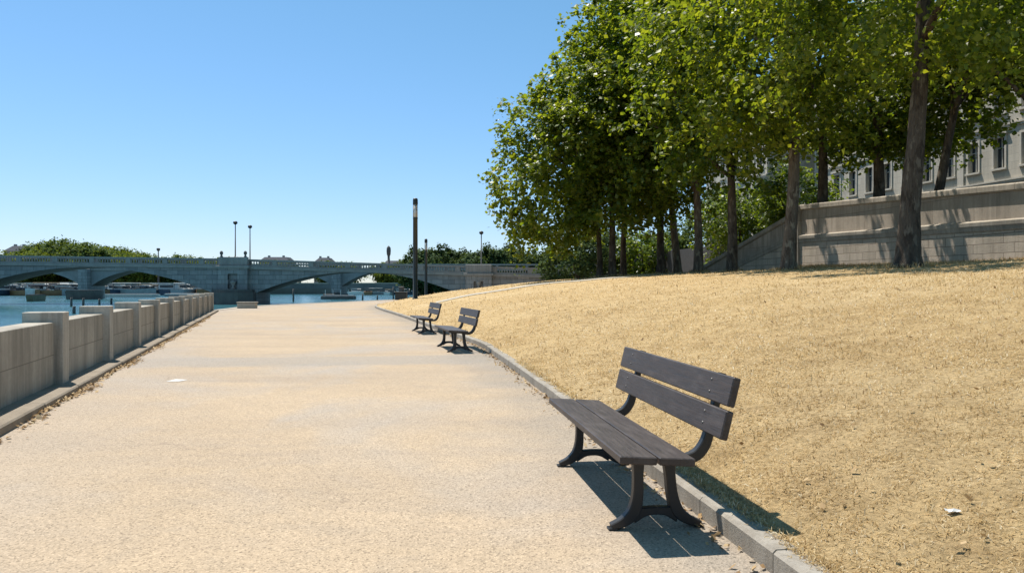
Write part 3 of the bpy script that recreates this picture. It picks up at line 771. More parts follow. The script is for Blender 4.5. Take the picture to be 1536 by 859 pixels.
up(1210, 1.6, .2, .36, 'upper quay plane tree rising behind the leaning grey trunk', (2.2, 0, 8.4), (4.8, 5, 6), 31, bot=4.8)
up(1315, 3.2, -3.0, .36, 'upper quay plane tree standing between the two big foreground trunks', (2.4, 0, 8.5), (4.8, 5, 5.8), 32, bot=4.6)
up(1400, 3.0, -7.75, .26, 'thin leaning tree on the upper quay beside the thick foreground trunk', (2.8, -.5, 9.2), (4.6, 4.8, 5.2), 33, (.9, -.5), bot=6.8)
up(1560, 5.0, -12.4, .3, 'upper quay tree whose trunk is hidden and whose leaves hang in at the top corner', (-1.0, -1, 9.6), (5.4, 5, 4.8), 34, (.2, 0), 'leafA', bot=7.6)
for k, (s, o_, h, rr_, lab) in enumerate([(11, 6.5, 3.9, 3.0, 'bright green round bush at the head of the stair wall'), (19, 6, 3.2, 3.4, 'bright green bush below the building at the far side of the stair')]):
    xx, yy = wall_pt(s, o_)
    tree(xx, yy, 4.0, .16, (.05, 0), 1.4, (0, 0, h), (rr_, rr_, rr_ * .95), lab, M['leafC'], M['bark2'], 'bright bushes by the stair', 41 + k, 220, 36, .28, .5, 'bush', .45, 4)
for k, (px, Y, h, rr_, lf, lab) in enumerate([(962, 84, 3.6, 3.2, 'leafC', 'pale green bush seen between the trunks in the middle of the row'), (868, 82, 3.6, 3.9, 'leafE', 'dark round bush at the end of the bridge balustrade'), (1000, 95, 4.2, 4.4, 'leafE', 'dark bush far behind the slender trunks'), (912, 92, 4.5, 4.4, 'leafD', 'dark green bush beyond the double trunk'), (1060, 88, 6, 5, 'leafD', 'tall bush closing the view below the stair')]):
    X = PX(px, Y); zz = 1.6
    tree(X, Y, 0.0, .2, (.05, 0), 1.6, (0, 0, h + .4), (rr_, rr_, h * .95), lab, M[lf], M['bark2'], 'bushes behind the row of trees', 51 + k, 230, 34, .34, .4, 'bush', .5, 4)

# ------------------------------------------------------------------ buildings behind the trees
M['facade'] = ashlar('facade_limestone', (.62, .565, .47), (.55, .50, .415), 1.4, .55, (.32, .3, .27), .01, wallrot, .3, .15, .5, .2)
M['facade_trim'] = stone('facade_trim_stone', (.66, .61, .52), (.56, .51, .43), .8, (.3, .28, .24), .15, .3)
M['slate'] = flat('slate_roof', (.10, .11, .13), .6)
def facade(name, label, s0, s1, off, z0, storeys, sh, pitch, depth=9.0):
    t = thing(name, label, 'building')
    Mf = Matrix(((-DW[0], NW[0], 0, A_[0] + NW[0] * off + DW[0] * s1), (-DW[1], NW[1], 0, A_[1] + NW[1] * off + DW[1] * s1), (0, 0, 1, 0), (0, 0, 0, 1)))
    # local x runs towards the camera along the front, y goes into the building
    L = s1 - s0; n = int(L / pitch); pitch = L / n; ww = pitch * .40; wh = sh * .56
    H = storeys * sh
    w = MB()
    for k in range(n + 1):
        a = 0 if k == 0 else (k - .5) * pitch + ww / 2; b = L if k == n else (k + .5) * pitch - ww / 2
        w.box((a, 0, 0), (b, .45, H))
    for k in range(n):
        a = (k + .5) * pitch - ww / 2
        for j in range(storeys + 1):
            lo = 0 if j == 0 else (j - 1) * sh + sh * .22 + wh; hi = H if j == storeys else j * sh + sh * .22
            w.box((a, .004, lo), (a + ww, .446, hi))
    w.box((0, .46, 0), (L, depth, H))
    w.v = [tuple(Mf @ Vector((p[0], p[1], p[2] + z0))) for p in w.v]
    w.build('wall', M['facade'], t)
    for j in range(storeys + 1):
        zz = z0 + j * sh + (0 if j else .3)
        c = MB(); d = .35 if j == storeys else .16
        c.box((-.05, -d, zz - .1), (L + .05, -.003, zz + .02), Mf); c.box((-.02, -d * .6, zz - .26), (L + .02, -.004, zz - .102), Mf)
        c.build('cornice', M['facade_trim'], t)
    for k in range(0, n + 1, 4):
        MB().box((k * pitch - .3 if k else 0, -.10, z0 + .31), (min(k * pitch + .3, L), -.005, z0 + H - .28), Mf).build('pilaster', M['facade_trim'], t)
    for k in range(n):
        for j in range(storeys):
            a = (k + .5) * pitch; lo = z0 + j * sh + sh * .22; hi = lo + wh
            f = MB(); e = .11
            f.box((a - ww / 2 - .16, -.07, lo), (a - ww / 2 - .001, -.002, hi + .16), Mf); f.box((a + ww / 2 + .001, -.07, lo), (a + ww / 2 + .16, -.002, hi + .16), Mf)
            f.box((a - ww / 2, -.072, hi + .001), (a + ww / 2, -.003, hi + .158), Mf)
            f.box((a - ww / 2 - .22, -.17, lo - .14), (a + ww / 2 + .22, -.006, lo - .002), Mf)
            if j >= 1 and (k % 4 == 1): f.box((a - ww / 2 - .3, -.2, hi + .2), (a + ww / 2 + .3, -.008, hi + .36), Mf)
            wo = f.build('window', M['facade_trim'], t)
            s_ = MB()
            s_.box((a - .04, .22, lo + .002), (a + .04, .27, hi - .002), Mf); s_.box((a - ww / 2, .222, lo + wh * .66), (a + ww / 2, .268, lo + wh * .66 + .07), Mf)
            s_.box((a - ww / 2 + .001, .221, lo), (a - ww / 2 + .08, .269, hi), Mf); s_.box((a + ww / 2 - .08, .221, lo), (a + ww / 2 - .001, .269, hi), Mf)
            s_.build('sash', M['frame_white'], wo)
            MB().box((a - ww / 2, .30, lo), (a + ww / 2, .32, hi), Mf).build('pane', M['pane'], wo)
    rf = MB(); zr = z0 + H + .02
    v = [Mf @ Vector(p) for p in [(0, -.1, zr), (L, -.1, zr), (L, depth, zr), (0, depth, zr), (0, 1.6, zr + 3.2), (L, 1.6, zr + 3.2), (L, depth - 1, zr + 3.2), (0, depth - 1, zr + 3.2)]]
    rf.add(v, [[0, 1, 5, 4], [1, 2, 6, 5], [2, 3, 7, 6], [3, 0, 4, 7], [4, 5, 6, 7]]); rf.build('roof', M['slate'], t, fix=True)
    return t
facade('stone_building', 'long pale stone building with rows of tall windows above the retaining wall', -16, 27.5, 19, 5.26, 4, 4.0, 2.35)
facade('corner_building', 'pale stone building end seen through leaves beyond the long facade', 30, 44, 15.0, 5.26, 4, 4.0, 2.6)

# ------------------------------------------------------------------ stone bridges
def arch_bridge(name, label, y0, y1, piers, ends, ztop, zspr, zcrown, pw, balu=True, mat=M['bridge'], pe=2.0):
    """piers: list of pier centre x; ends: (x0,x1); ztop(x): top of the parapet"""
    t = thing(name, label, 'bridge')
    RAIL = .95
    zdeck = lambda x: ztop(x) - RAIL
    # spandrel walls + soffits per span
    spans = list(zip(piers[:-1], piers[1:]))
    def body(side_y, thick):
        mb = MB()
        for a, b in spans:
            vb = MB()
            xl, xr = a + pw / 2, b - pw / 2; n = 28
            zc = zcrown((a + b) / 2)
            xs = np.linspace(xl, xr, n + 1); u = (xs - (xl + xr) / 2) / ((xr - xl) / 2)
            zs = zspr + (zc - zspr) * (1 - np.abs(u) ** pe)
            for i in range(n):
                x0, x1 = float(xs[i]), float(xs[i + 1]); a0, a1 = float(zs[i]), float(zs[i + 1])
                v = [(x0, side_y, a0), (x1, side_y, a1), (x1, side_y, zdeck(x1)), (x0, side_y, zdeck(x0)),
                     (x0, side_y + thick, a0), (x1, side_y + thick, a1), (x1, side_y + thick, zdeck(x1)), (x0, side_y + thick, zdeck(x0))]
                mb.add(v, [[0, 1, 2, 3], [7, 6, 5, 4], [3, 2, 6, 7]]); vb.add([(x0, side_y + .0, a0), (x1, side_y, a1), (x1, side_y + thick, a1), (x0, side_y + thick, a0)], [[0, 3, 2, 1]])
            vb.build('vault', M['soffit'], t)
        return mb
    mb = body(y0, y1 - y0)
    for p in piers:
        x0, x1 = p - pw / 2, p + pw / 2
        v = [(x0, y0, -3), (x1, y0, -3), (x1, y0, zdeck(x1)), (x0, y0, zdeck(x0)), (x0, y1, -3), (x1, y1, -3), (x1, y1, zdeck(x1)), (x0, y1, zdeck(x0))]
        mb.add(v, [[0, 1, 2, 3], [7, 6, 5, 4], [0, 4, 5, 1], [3, 2, 6, 7], [0, 3, 7, 4], [1, 5, 6, 2]])
    x0, x1 = piers[-1] + pw / 2, ends[1]
    if x1 > x0 + 1:
        v = [(x0, y0, -3), (x1, y0, -3), (x1, y0, zdeck(x1)), (x0, y0, zdeck(x0)), (x0, y1, -3), (x1, y1, -3), (x1, y1, zdeck(x1)), (x0, y1, zdeck(x0))]
        mb.add(v, [[0, 1, 2, 3], [7, 6, 5, 4], [0, 4, 5, 1], [3, 2, 6, 7], [1, 5, 6, 2]])
    mb.build('spandrel', mat, t)
    # arch rings (voussoirs stand proud)
    for a, b in spans:
        xl, xr = a + pw / 2, b - pw / 2; n = 40; zc = zcrown((a + b) / 2); rg = MB()
        fr = []
        for q in np.linspace(-1, 1, n + 1):
            zz = zspr + (zc - zspr) * (1 - abs(q) ** pe); x = (xl + xr) / 2 + q * (xr - xl) / 2
            hh = .55 + .35 * abs(q)
            fr.append((x, zz, hh))
        v = []; f = []
        for x, zz, hh in fr:
            top = min(zz + hh, zdeck(x) - .3)
            v += [(x, y0 - .06, zz - .002), (x, y0 - .06, top), (x, y0 - .002, top), (x, y0 - .002, zz - .002)]
        for i in range(n):
            for j in range(4): f.append([i * 4 + j, i * 4 + (j + 1) % 4, (i + 1) * 4 + (j + 1) % 4, (i + 1) * 4 + j])
        rg.add(v, f); rg.build('arch_ring', mat, t, fix=True)
    # cornice, plinth rail, balusters, top rail
    def band(name_, zlo, zhi, ya, yb, m):
        fr = []
        for x in np.linspace(ends[0], ends[1], 24):
            T_ = ztop(x); fr.append([(x, ya, T_ + zlo), (x, ya, T_ + zhi), (x, yb, T_ + zhi), (x, yb, T_ + zlo)])
        v = [p for r in fr for p in r]; f = []
        for i in range(23):
            for j in range(4): f.append([i * 4 + j, i * 4 + (j + 1) % 4, (i + 1) * 4 + (j + 1) % 4, (i + 1) * 4 + j])
        f += [[0, 1, 2, 3], [92, 95, 94, 93]]
        MB().add(v, f).build(name_, m, t, fix=True)
    band('cornice', -RAIL - .32, -RAIL + .02, y0 - .30, y0 - .004, M['bridgetrim'])
    band('base_rail', -RAIL + .02, -RAIL + .22, y0 - .16, y0 + .22, M['bridgetrim'])
    band('top_rail', -.20, 0, y0 - .16, y0 + .22, M['bridgetrim'])
    band('deck', -RAIL - .3, -RAIL + .015, y0 + .01, y1 - .01, M['asphalt'])
    band('rear_rail', -.20, -.0, y1 - .3, y1, M['bridgetrim'])
    for x in np.arange(ends[0] + 1, ends[1], 6.0): MB().box((x - .25, y1 - .28, ztop(x) - RAIL), (x + .25, y1 - .02, ztop(x) - .2)).build('rear_rail_post', M['bridgetrim'], t)
    if balu:
        bm_ = MB(); x = ends[0] + .2; k = 0
        while x < ends[1]:
            T_ = ztop(x)
            if k % 14 == 0: bm_.box((x - .3, y0 - .13, T_ - RAIL + .22), (x + .3, y0 + .19, T_ - .2))
            else: bm_.lathe([(.06, -.73), (.10, -.6), (.105, -.5), (.055, -.3), (.075, -.2)], (x, y0 + .03, T_), 6)
            x += .34; k += 1
        bm_.build('balustrade', M['bridgetrim'], t)
    return t
BY = 100.0
def btop(x): 
    px = CX + x / BY * F
    return float(np.interp(px, [-900, -200, 0, 340, 718, 835, 1400], [5.2, 5.5, 5.55, 5.13, 4.13, 3.88, 3.4]))
P0, P1, P2, P3 = -75.0, PX(352, BY), PX(718, BY), 28.0
br = arch_bridge('stone_bridge', 'grey stone arch bridge with balustrade crossing the river behind the path', BY, BY + 5.5, [-112.0, P0, P1, P2], (-112, 45), btop, .7,
                 lambda x: 4.0 if x < P1 else 3.4, 5.8)
# third, low land arch: shade of its opening painted as a dark sheet on the bridge face
for k, P in enumerate((P0, P1, P2)):
    T_ = btop(P)
    w = 1.9 if P != P2 else 1.7
    ps = MB(); ps.box((P - w, BY - .75, -.5), (P - .62, BY - .003, T_ - 1.25)); ps.box((P + .62, BY - .752, -.5), (P + w, BY - .004, T_ - 1.25))
    ps.box((P - .62, BY - .751, -.5), (P + .62, BY - .005, 1.15)); ps.box((P - .62, BY - .753, T_ - 1.95), (P + .62, BY - .006, T_ - 1.252)); ps.box((P - .619, BY - .25, 1.15), (P + .619, BY - .007, T_ - 1.95))
    ps.build('pilaster', mat if False else M['bridge'], br)
    MB().box((P - w - .25, BY - 1.0, T_ - 1.25), (P + w + .25, BY - .31, T_ - .9), None, .04).build('pilaster_cornice', M['bridgetrim'], br)
    MB().box((P - w, BY - .72, T_ - .9), (P + w, BY - .17, T_ + .22), None, .05).build('pedestal', M['bridgetrim'], br)
    MB().lathe([(.18, 1.15), (.32, 1.25), (.12, 1.5), (.34, 1.9), (.4, 2.1), (.3, 2.2), (.12, 2.3)], (P, BY - .5, 0), 12).build('urn', M['bridgetrim'], br, True)
    if P != P2:
        ft = MB(); poly = [(P - 2.8, BY + .0), (P - 2.8, BY - 1.2), (P - 1.2, BY - 2.3), (P + 1.2, BY - 2.3), (P + 2.8, BY - 1.2), (P + 2.8, BY)]
        ft.prism(poly, -3, .75); ft.prism([(P + (a - P) * .93, BY + (b - BY) * .9) for a, b in poly], .752, 1.1); ft.build('pier_footing', M['bridgedark'], br, fix=True)
    else:
        MB().box((P - 2.0, BY - 1.2, -2), (P + 2.0, BY - .76, .9), None, .05).build('pier_footing', M['bridgedark'], br)
    for s_ in (-1, 1):
        if P != P2: MB().lathe([(.18, .0), (.2, .08), (.09, .2), (.22, .42), (.22, .6), (.1, .78)], (P + s_ * 1.55, BY - .45, T_ + .22), 10).build('finial', M['bridgedark'], br, True)

M['shade_stone'] = stone('vault_stone', (.16, .15, .14), (.11, .105, .1), .6)
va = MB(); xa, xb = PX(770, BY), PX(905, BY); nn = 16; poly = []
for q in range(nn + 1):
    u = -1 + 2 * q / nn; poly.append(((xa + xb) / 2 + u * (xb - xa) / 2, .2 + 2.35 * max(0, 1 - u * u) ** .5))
# flat dark fan in the arch outline, its colour standing for the shade inside
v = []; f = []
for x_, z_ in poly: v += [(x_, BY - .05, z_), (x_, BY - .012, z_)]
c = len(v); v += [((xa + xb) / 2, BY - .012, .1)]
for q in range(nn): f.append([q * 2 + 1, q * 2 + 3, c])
va.add(v, f); va.build('land_arch_shade', M['bridgedark'], br, fix=True)

fb = arch_bridge('far_bridge', 'second stone bridge further up the river seen through the arches', 150.0, 155.0, [-190., -136., PX(130, 150), PX(506, 150), 14.0], (-190, 40), lambda x: 5.9, 1.6, lambda x: 5.05, 1.8, False, mat=M['bridge2'], pe=5.0)
for P in (PX(130, 150), PX(506, 150)):
    MB().box((P - 2.2, 147.5, -2), (P + 2.2, 149.9, .1), None, .1).build('pier_footing', M['bridgedark'], fb)
    MB().box((P - .9, 148.5, .25), (P + .9, 149.9, 4.9), None, .05).build('cutwater', M['bridge'], fb)

# bridge lamps
def blamp(px, ytop, Y, label):
    X = PX(px, Y); z0 = btop(X) - .95; H = PZ(ytop, Y) - z0
    t = thing('street_lamp', label, 'street lamp', (X, Y, z0), group='thin street lamps on the bridge')
    MB().lathe([(.17, 0), (.17, .9), (.09, .95), (.06, H - .45)], n=10).build('pole', M['lampblack'], t, True)
    MB().lathe([(.06, H - .45), (.26, H - .3), (.30, H - .12), (.2, H), (.05, H + .05)], n=12).build('lamp_head', M['lampblack'], t, True)
blamp(353, 332, BY + 1.2, 'taller looking thin street lamp above the bridge pier')
blamp(375, 338, BY + 4.4, 'thin street lamp on the far side of the bridge beside the taller one')
blamp(722, 347, BY + 2.0, 'lone thin street lamp on the bridge above the end pier')

# ------------------------------------------------------------------ far bank: land, trees, buildings, boats
fbk = MB()
poly = [(-1500, 240), (-150, 219), (-60, 232), (0, 226), (16, 205), (60, 300), (400, 900), (400, 1500), (-1500, 1500)]
fbk.prism(poly, -2.5, .9); tag(fbk.build('far_bank', stone('far_bank_stone', (.22, .2, .17), (.12, .11, .09), .15), fix=True), kind='structure')
fw = MB()
for (x0, y0), (x1, y1) in zip(poly[:3], poly[1:4]):
    a = math.atan2(y1 - y0, x1 - x0); L = math.hypot(x1 - x0, y1 - y0)
    fw.box((0, .2, .9), (L, 1.2, 2.3), Matrix.Translation((x0, y0, 0)) @ Matrix.Rotation(a, 4, 'Z')); 
fq = fw.build('far_quay_wall', stone('far_quay_stone', (.22, .215, .2), (.13, .13, .125), .2)); tag(fq, 'low stone quay wall along the far bank behind the boats', 'quay wall')
cp_ = MB()
for (x0, y0), (x1, y1) in zip(poly[:3], poly[1:4]):
    a = math.atan2(y1 - y0, x1 - x0); L = math.hypot(x1 - x0, y1 - y0)
    cp_.box((.01, .0, 2.302), (L - .01, 1.35, 2.6), Matrix.Translation((x0, y0, 0)) @ Matrix.Rotation(a, 4, 'Z'))
cp_.build('coping', M['palestone'], fq)

def far_tree(label, leaf, seed, rad, h, n=240, nl=46, ls=.75, group='trees on the far bank'):
    t = thing('far_tree', label, 'tree', (0, 0, 0), 0, group)
    MB().tube([(0, 0, -.5), (0, 0, h * .3), (.2, .1, h * .7)], [.5, .4, .15], 8).build('trunk', M['bark2'], t, True)
    obj('crown', crown_mesh((0, 0, h * .58), (rad, rad, h * .43), n, nl, ls, seed, 1.0, 1.2, .3), leaf, t)
    return t
lab1 = 'mid green round tree in the row on the far bank above the bridge'
lab2 = 'dark bushy tree standing far behind the lower end of the bridge'
p1 = far_tree(lab1, M['leafD'], 71, 7, 13); p2 = far_tree(lab1, leaf_material('far_leaves_light', (.06, .095, .022), (.11, .155, .03), (.16, .20, .04), .35, 1., .75, .1), 72, 6.5, 12)
p3 = far_tree(lab2, M['leafE'], 73, 5, 12, group='dark trees behind the end of the bridge')
protos = [p1, p2]; used = set()
def put(p, x, y, z, sc, rz, lab=None, grp=None):
    if p.name not in used:
        used.add(p.name); list(p.children); KIDS.setdefault(p.name, list(p.children)); p.location = (x, y, z); p.scale = (sc,) * 3 if not hasattr(sc, '__len__') else sc; p.rotation_euler = (0, 0, rz)
        if lab: p['label'] = lab
        if grp: p['group'] = grp
        return p
    return copy_tree(p, (x, y, z), rz, sc, lab, grp)
rr = random.Random(5)
# crest heights in the photograph (px, top y)
for k, (px, ty) in enumerate([(-30, 372), (5, 374), (22, 376), (48, 372), (62, 363), (80, 361), (98, 358), (115, 364), (130, 363), (146, 366), (160, 368), (174, 369), (188, 371), (202, 375), (215, 377), (228, 379), (262, 380), (276, 380)]):
    Y = 250 + rr.uniform(-8, 22); H = PZ(ty + 6.5, Y) - .9; put(protos[k % 2], PX(px, Y), Y, .9, (min(H / 12.5, 1.15), min(H / 12.5, 1.15), H / 12.5), rr.uniform(0, 6))
for k in range(26):
    px = -60 + k * 29; Y = 262 + rr.uniform(0, 20)
    if 395 < px < 640 and k % 3 == 0: continue
    H = rr.uniform(8, 10.5); put(protos[(k + 1) % 2], PX(px, Y), Y, .9, H / 12.5, rr.uniform(0, 6), 'low tree behind the far quay seen under the bridge arches', 'low trees behind the far quay')
for k, (px, ty) in enumerate([(632, 377), (647, 375), (668, 376), (683, 379), (703, 380), (716, 379), (742, 374), (757, 377), (772, 374), (790, 381), (805, 382), (822, 378), (836, 379), (852, 381), (872, 380), (900, 380)]):
    Y = 190 + rr.uniform(-6, 12); H = PZ(ty + 3.5, Y) + .1; put(p3, PX(px, Y), Y, -.1, (.8, .8, H / 12.0), rr.uniform(0, 6))

M['far_wall'] = flat('far_building_wall', (.38, .35, .31), .9); M['far_wall2'] = flat('far_building_wall_pink', (.36, .26, .22), .9); M['far_roof'] = flat('far_building_roof', (.10, .105, .12), .95, 0, .05)
def far_building(px0, px1, ytop, Y, label, wall_m, nwin=5, storeys=3, rh=2.2):
    x0, x1 = PX(px0, Y), PX(px1, Y); H = PZ(ytop + 4.0, Y) - .9 - rh
    t = thing('far_building', label, 'building', ((x0 + x1) / 2, Y, .9)); w = (x1 - x0) / 2
    MB().box((-w, 0, 0), (w, 12, H)).build('wall', wall_m, t)
    rf = MB(); rf.add([(-w - .3, -.3, H), (w + .3, -.3, H), (w + .3, 12.3, H), (-w - .3, 12.3, H), (-w + 1.5, 3, H + rh), (w - 1.5, 3, H + rh), (w - 1.5, 9, H + rh), (-w + 1.5, 9, H + rh)], [[3, 2, 1, 0], [0, 1, 5, 4], [1, 2, 6, 5], [2, 3, 7, 6], [3, 0, 4, 7], [4, 5, 6, 7]])
    r_ = rf.build('roof', M['far_roof'], t)
    for k in range(2): MB().box((-w * .5 + k * w - .5, 4, H + rh * .6), (-w * .5 + k * w + .3, 5.0, H + rh + .7)).build('chimney', wall_m, r_)
    for k in range(nwin):
        for j in range(storeys):
            a = -w + (k + .5) * 2 * w / nwin; z = H - (j + .8) * 3.2
            MB().box((a - .5, -.05, z), (a + .5, -.004, z + 1.7)).build('window', M['pane'], t)
    return t
far_building(6, 32, 364, 300, 'grey far building with chimneys beside the tree row at the edge of the photo', M['far_wall'], 6)
far_building(36, 60, 370, 320, 'lower grey far building just before the green tree mass', M['far_wall'], 5)
far_building(388, 432, 381, 320, 'long low far building above the bridge between the lamps and the tower', M['far_wall'], 8, 2)
far_building(471, 495, 382, 330, 'small far building above the middle of the second arch', M['far_wall'], 4, 2)
far_building(573, 606, 386.5, 330, 'reddish far building at the foot of the tower', M['far_wall2'], 6, 2)
Y = 326; X = PX(583, Y); t = thing('water_tower', 'slim dark tower with a bulbous top rising above the bridge', 'tower', (X, Y, .9)); H = PZ(368.5, Y) - .9
MB().lathe([(.8, 0), (.6, 4), (.5, H - 4.4)], n=16).build('shaft', M['bridgedark'], t, True)
MB().lathe([(.5, H - 4.4), (.8, H - 3.7), (.92, H - 2.2), (.85, H - .9), (.5, H - .4), (.1, H)], n=16).build('tower_head', M['bridgedark'], t, True)
# radio mast on the bridge skyline
Y = 240; X = PX(237.5, Y); ma = thing('mast', 'thin mast with a small head above the far trees', 'mast', (X, Y, .9)); H = PZ(372, Y) - .9
MB().lathe([(.35, 0), (.15, H - 1)], n=8).build('pole', M['bridgedark'], ma); MB().lathe([(.2, H - 1), (.55, H - .6), (.55, H - .1), (.2, H)], n=8).build('mast_head', M['bridgedark'], ma)

# boats
def boat_proto(kind, hullm, cabm, label, L=8.0, W=2.6):
    t = thing('moored_boat', label, 'boat', (0, 0, -.8), 0, 'boats moored along the far quay')
    mb = MB(); st = []
    for q in np.linspace(0, 1, 9):
        x = -L / 2 + L * q; w = W / 2 * (1 - max(0, (q - .45) / .55) ** 2.2) * (.92 + .08 * min(1, q * 4)) + .02
        zt_ = .95 + .45 * max(0, q - .4) ** 1.5
        st.append([(x, -w, zt_), (x, -w * .8, -.1), (x, 0, -.4), (x, w * .8, -.1), (x, w, zt_)])
    v = [p for r in st for p in r]; f = []
    for i in range(8):
        for j in range(4): f.append([i * 5 + j, i * 5 + j + 1, (i + 1) * 5 + j + 1, (i + 1) * 5 + j])
        f.append([i * 5 + 4, i * 5, (i + 1) * 5, (i + 1) * 5 + 4])
    f.append([0, 1, 2, 3, 4]); mb.add(v, f); mb.build('hull', hullm, t, fix=True)
    if kind == 0:
        MB().box((-L * .2, -W * .33, .95), (L * .16, W * .33, 1.9), None, .12).build('cabin', cabm, t)
        MB().box((-L * .17, -W * .335, 1.35), (L * .165, W * .335, 1.75)).build('cabin_window', M['pane'], t)
        MB().box((-L * .24, -W * .37, 1.95), (L * .12, W * .37, 2.03)).build('cabin_roof', cabm, t)
    elif kind == 1:
        MB().box((-L * .42, -W * .4, 1.9), (L * .05, W * .4, 2.0), None, .03).build('awning', cabm, t)
        for sx in (-.4, .03):
            for sy in (-1, 1): MB().tube([(L * sx, sy * W * .38, .9), (L * sx, sy * W * .38, 1.92)], [.04, .04], 6).build('awning_post', M['steel'], t)
        MB().box((L * .08, -W * .3, 1.0), (L * .2, W * .3, 1.5), None, .08).build('windscreen', M['pane'], t)
    else:
        MB().tube([(L * .05, 0, .9), (L * .05, 0, 7.0)], [.06, .04], 6).build('mast', M['frame_white'], t)
        MB().tube([(L * .05, 0, 1.9), (-L * .38, 0, 1.8)], [.14, .1], 6).build('boom', cabm, t)
        MB().box((-L * .1, -W * .28, .95), (L * .2, W * .28, 1.45), None, .1).build('cabin', hullm, t)
    return t
mw = flat('boat_white', (.72, .71, .67), .4); md = flat('boat_navy', (.03, .05, .09), .4); mo = flat('boat_wood', (.32, .17, .08), .5); mt = flat('boat_tan', (.5, .38, .26), .6); mg = flat('boat_grey', (.3, .32, .33), .5)
B = [boat_proto(0, mw, mw, 'small white cabin boat in the crowded row along the far quay'), boat_proto(1, mw, mt, 'open white boat with a tan awning in the row along the far quay'),
     boat_proto(1, mo, md, 'brown wooden boat with a dark awning in the row along the far quay'), boat_proto(0, md, mw, 'navy cabin boat with a white cabin in the row along the far quay'), boat_proto(1, mg, mw, 'grey boat with a white awning in the row along the far quay')]
k = 0
for row, (Y, px0, px1, st) in enumerate([(205, -20, 335, 15.5), (196, 0, 118, 19), (214, -30, 320, 13)]):
    px = px0
    while px < px1:
        Yq = Y + rr.uniform(-2, 2); rz = rr.choice([0, math.pi, .3, -.4, 1.4, -1.7]) + rr.uniform(-.2, .2)
        put(B[k % 5] if rr.random() > .25 else B[rr.randrange(5)], PX(px, Yq), Yq, -.8, rr.uniform(1.2, 1.7), rz); px += st * rr.uniform(.8, 1.25); k += 1
for k in range(9):
    Yq = 212 + rr.uniform(-3, 6); put(B[(k * 2) % 5], PX(535 + k * 17, Yq), Yq, -.8, rr.uniform(.75, 1.0), rr.uniform(0, 6), None)
# single larger craft
def barge(px0, px1, Y, label, hullm, deckm, h=1.3, house=None):
    x0, x1 = PX(px0, Y), PX(px1, Y); L = x1 - x0
    t = thing('barge', label, 'barge', ((x0 + x1) / 2, Y, -.8)); mb = MB()
    poly = [(-L / 2, -1.6), (L * .42, -1.8), (L / 2, -.3), (L / 2, .3), (L * .42, 1.8), (-L / 2, 1.6)]
    v = [(x * .96, y * .8, -.3) for x, y in poly] + [(x, y, h) for x, y in poly]; n = 6
    mb.add(v, [list(range(n))[::-1], list(range(n, 2 * n))] + [[k, (k + 1) % n, n + (k + 1) % n, n + k] for k in range(n)]); mb.build('hull', hullm, t)
    MB().prism([(x * .97, y * .9) for x, y in poly], h + .003, h + .16).build('deck', deckm, t)
    if house: MB().box((-L * .3, -1.1, h + .163), (L * house, 1.1, h + 1.3), None, .08).build('deckhouse', deckm, t)
barge(105, 152, 150 - 12, 'dark low barge moored against the pier of the far bridge', M['bridgedark'], M['bridgedark'], 1.5)
barge(154, 240, 168, 'long low pale hulled boat lying beyond the bridge', mw, mg, .55)
barge(250, 312, 180, 'long low grey barge lying near the end of the first arch', mg, mw, .5)
barge(48, 60, 120, 'small greenish work boat on the water under the first arch', flat('boat_olive', (.12, .13, .08), .6), M['bridgedark'], .9)
Y = 140; pt = thing('pontoon', 'flat dark landing pontoon at the foot of the far bridge pier', 'pontoon', (PX(508, Y), Y, -.8))
MB().box((-2.9, -1.5, -.2), (2.9, 1.5, .55), None, .05).build('float', M['bridgedark'], pt); MB().box((-2.7, -1.4, .553), (2.7, 1.4, .7)).build('deck', mg, pt)
for q in range(4): MB().box((-2.2 + q * 1.4, -1.2, .7), (-2.12 + q * 1.4, -1.1, 1.7)).build('rail_post', mw, pt)
# mooring posts in the water
for k, (px, yb, yt, lab) in enumerate([(107, 459, 446, None), (125, 458, 447, None), (149, 457, 448, None), (167, 456, 447, None), (111, 470, 459, None), (440, 452, 433, 'tall thin mooring post in the water under the second arch'), (544, 450, 441, None), (566, 449.5, 443, None), (590, 449, 430, 'thin mooring post close to the dark bin at the quay')]):
    Y = 2.3 * F / (yb - CY); X = PX(px, Y); H = PZ(yt, Y) + .8
    o = MB().tube([(0, 0, -1), (0, 0, H * .5), (.02, 0, H)], [.14, .13, .12], 10).build('mooring_post', M['bridgedark'], None, True); o.location = (X, Y, -.8)
    tag(o, lab or 'short dark mooring post standing in the water', 'mooring post', 'mooring posts in the river')

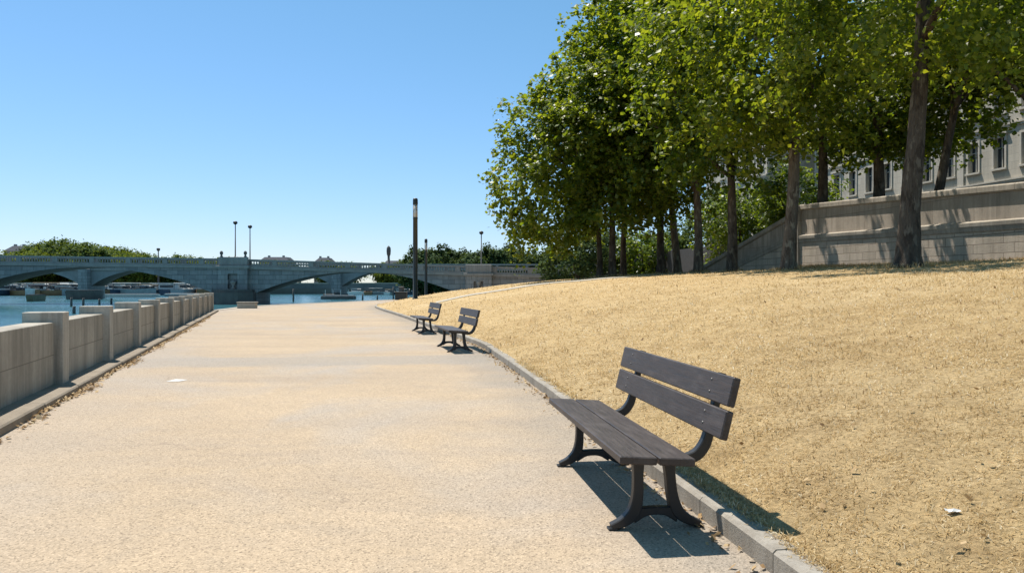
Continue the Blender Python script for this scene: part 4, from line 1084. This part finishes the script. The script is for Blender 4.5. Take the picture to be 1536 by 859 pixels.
# ------------------------------------------------------------------ light, sky, camera
ld = bpy.data.lights.new('Sun', 'SUN'); ld.energy = 5.0; ld.angle = R(.5); ld.color = (1, .94, .85)
lo = bpy.data.objects.new('Sun', ld); link(lo); lo.rotation_euler = sd.to_track_quat('Z', 'Y').to_euler(); lo.location = (0, 0, 50)
w = bpy.data.worlds.new('World'); S.world = w; w.use_nodes = True; nt = w.node_tree
bg = nt.nodes['Background']; sk = nt.nodes.new('ShaderNodeTexSky'); sk.sky_type = 'NISHITA'; sk.sun_disc = False
sk.sun_elevation = R(EL); sk.sun_rotation = R(-AZ); sk.air_density = 1.0; sk.dust_density = .12; sk.ozone_density = 3.0; sk.altitude = 0
tn = nt.nodes.new('ShaderNodeMix'); tn.data_type = 'RGBA'; tn.blend_type = 'MULTIPLY'; tn.inputs[0].default_value = 1.0
sep = nt.nodes.new('ShaderNodeSeparateColor'); cmb = nt.nodes.new('ShaderNodeCombineColor'); nt.links.new(sk.outputs[0], sep.inputs[0])
pw_ = nt.nodes.new('ShaderNodeMath'); pw_.operation = 'POWER'; pw_.inputs[1].default_value = .76; nt.links.new(sep.outputs[1], pw_.inputs[0])
ml_ = nt.nodes.new('ShaderNodeMath'); ml_.operation = 'MULTIPLY'; ml_.inputs[1].default_value = 1.45; nt.links.new(pw_.outputs[0], ml_.inputs[0])
nt.links.new(sep.outputs[0], cmb.inputs[0]); nt.links.new(ml_.outputs[0], cmb.inputs[1]); nt.links.new(sep.outputs[2], cmb.inputs[2])
nt.links.new(cmb.outputs[0], tn.inputs[6]); tn.inputs[7].default_value = (.82, 1.02, 1.14, 1)      # the summer air of the place is a clear cyan blue
nt.links.new(tn.outputs[2], bg.inputs['Color']); bg.inputs['Strength'].default_value = .09
cam = bpy.data.cameras.new('Camera'); cam.lens = 27.0; cam.sensor_width = 36; cam.clip_end = 9000; cam.clip_start = .05
co = bpy.data.objects.new('Camera', cam); link(co); co.location = (0, 0, CH); co.rotation_euler = (R(90), 0, 0)
S.camera = co
S.view_settings.view_transform = 'Standard'; S.view_settings.look = 'None'; S.view_settings.exposure = .53; S.view_settings.gamma = 1
S.render.engine = 'CYCLES'
S.cycles.max_bounces = 12; S.cycles.diffuse_bounces = 8; S.cycles.transmission_bounces = 8; S.cycles.transparent_max_bounces = 4
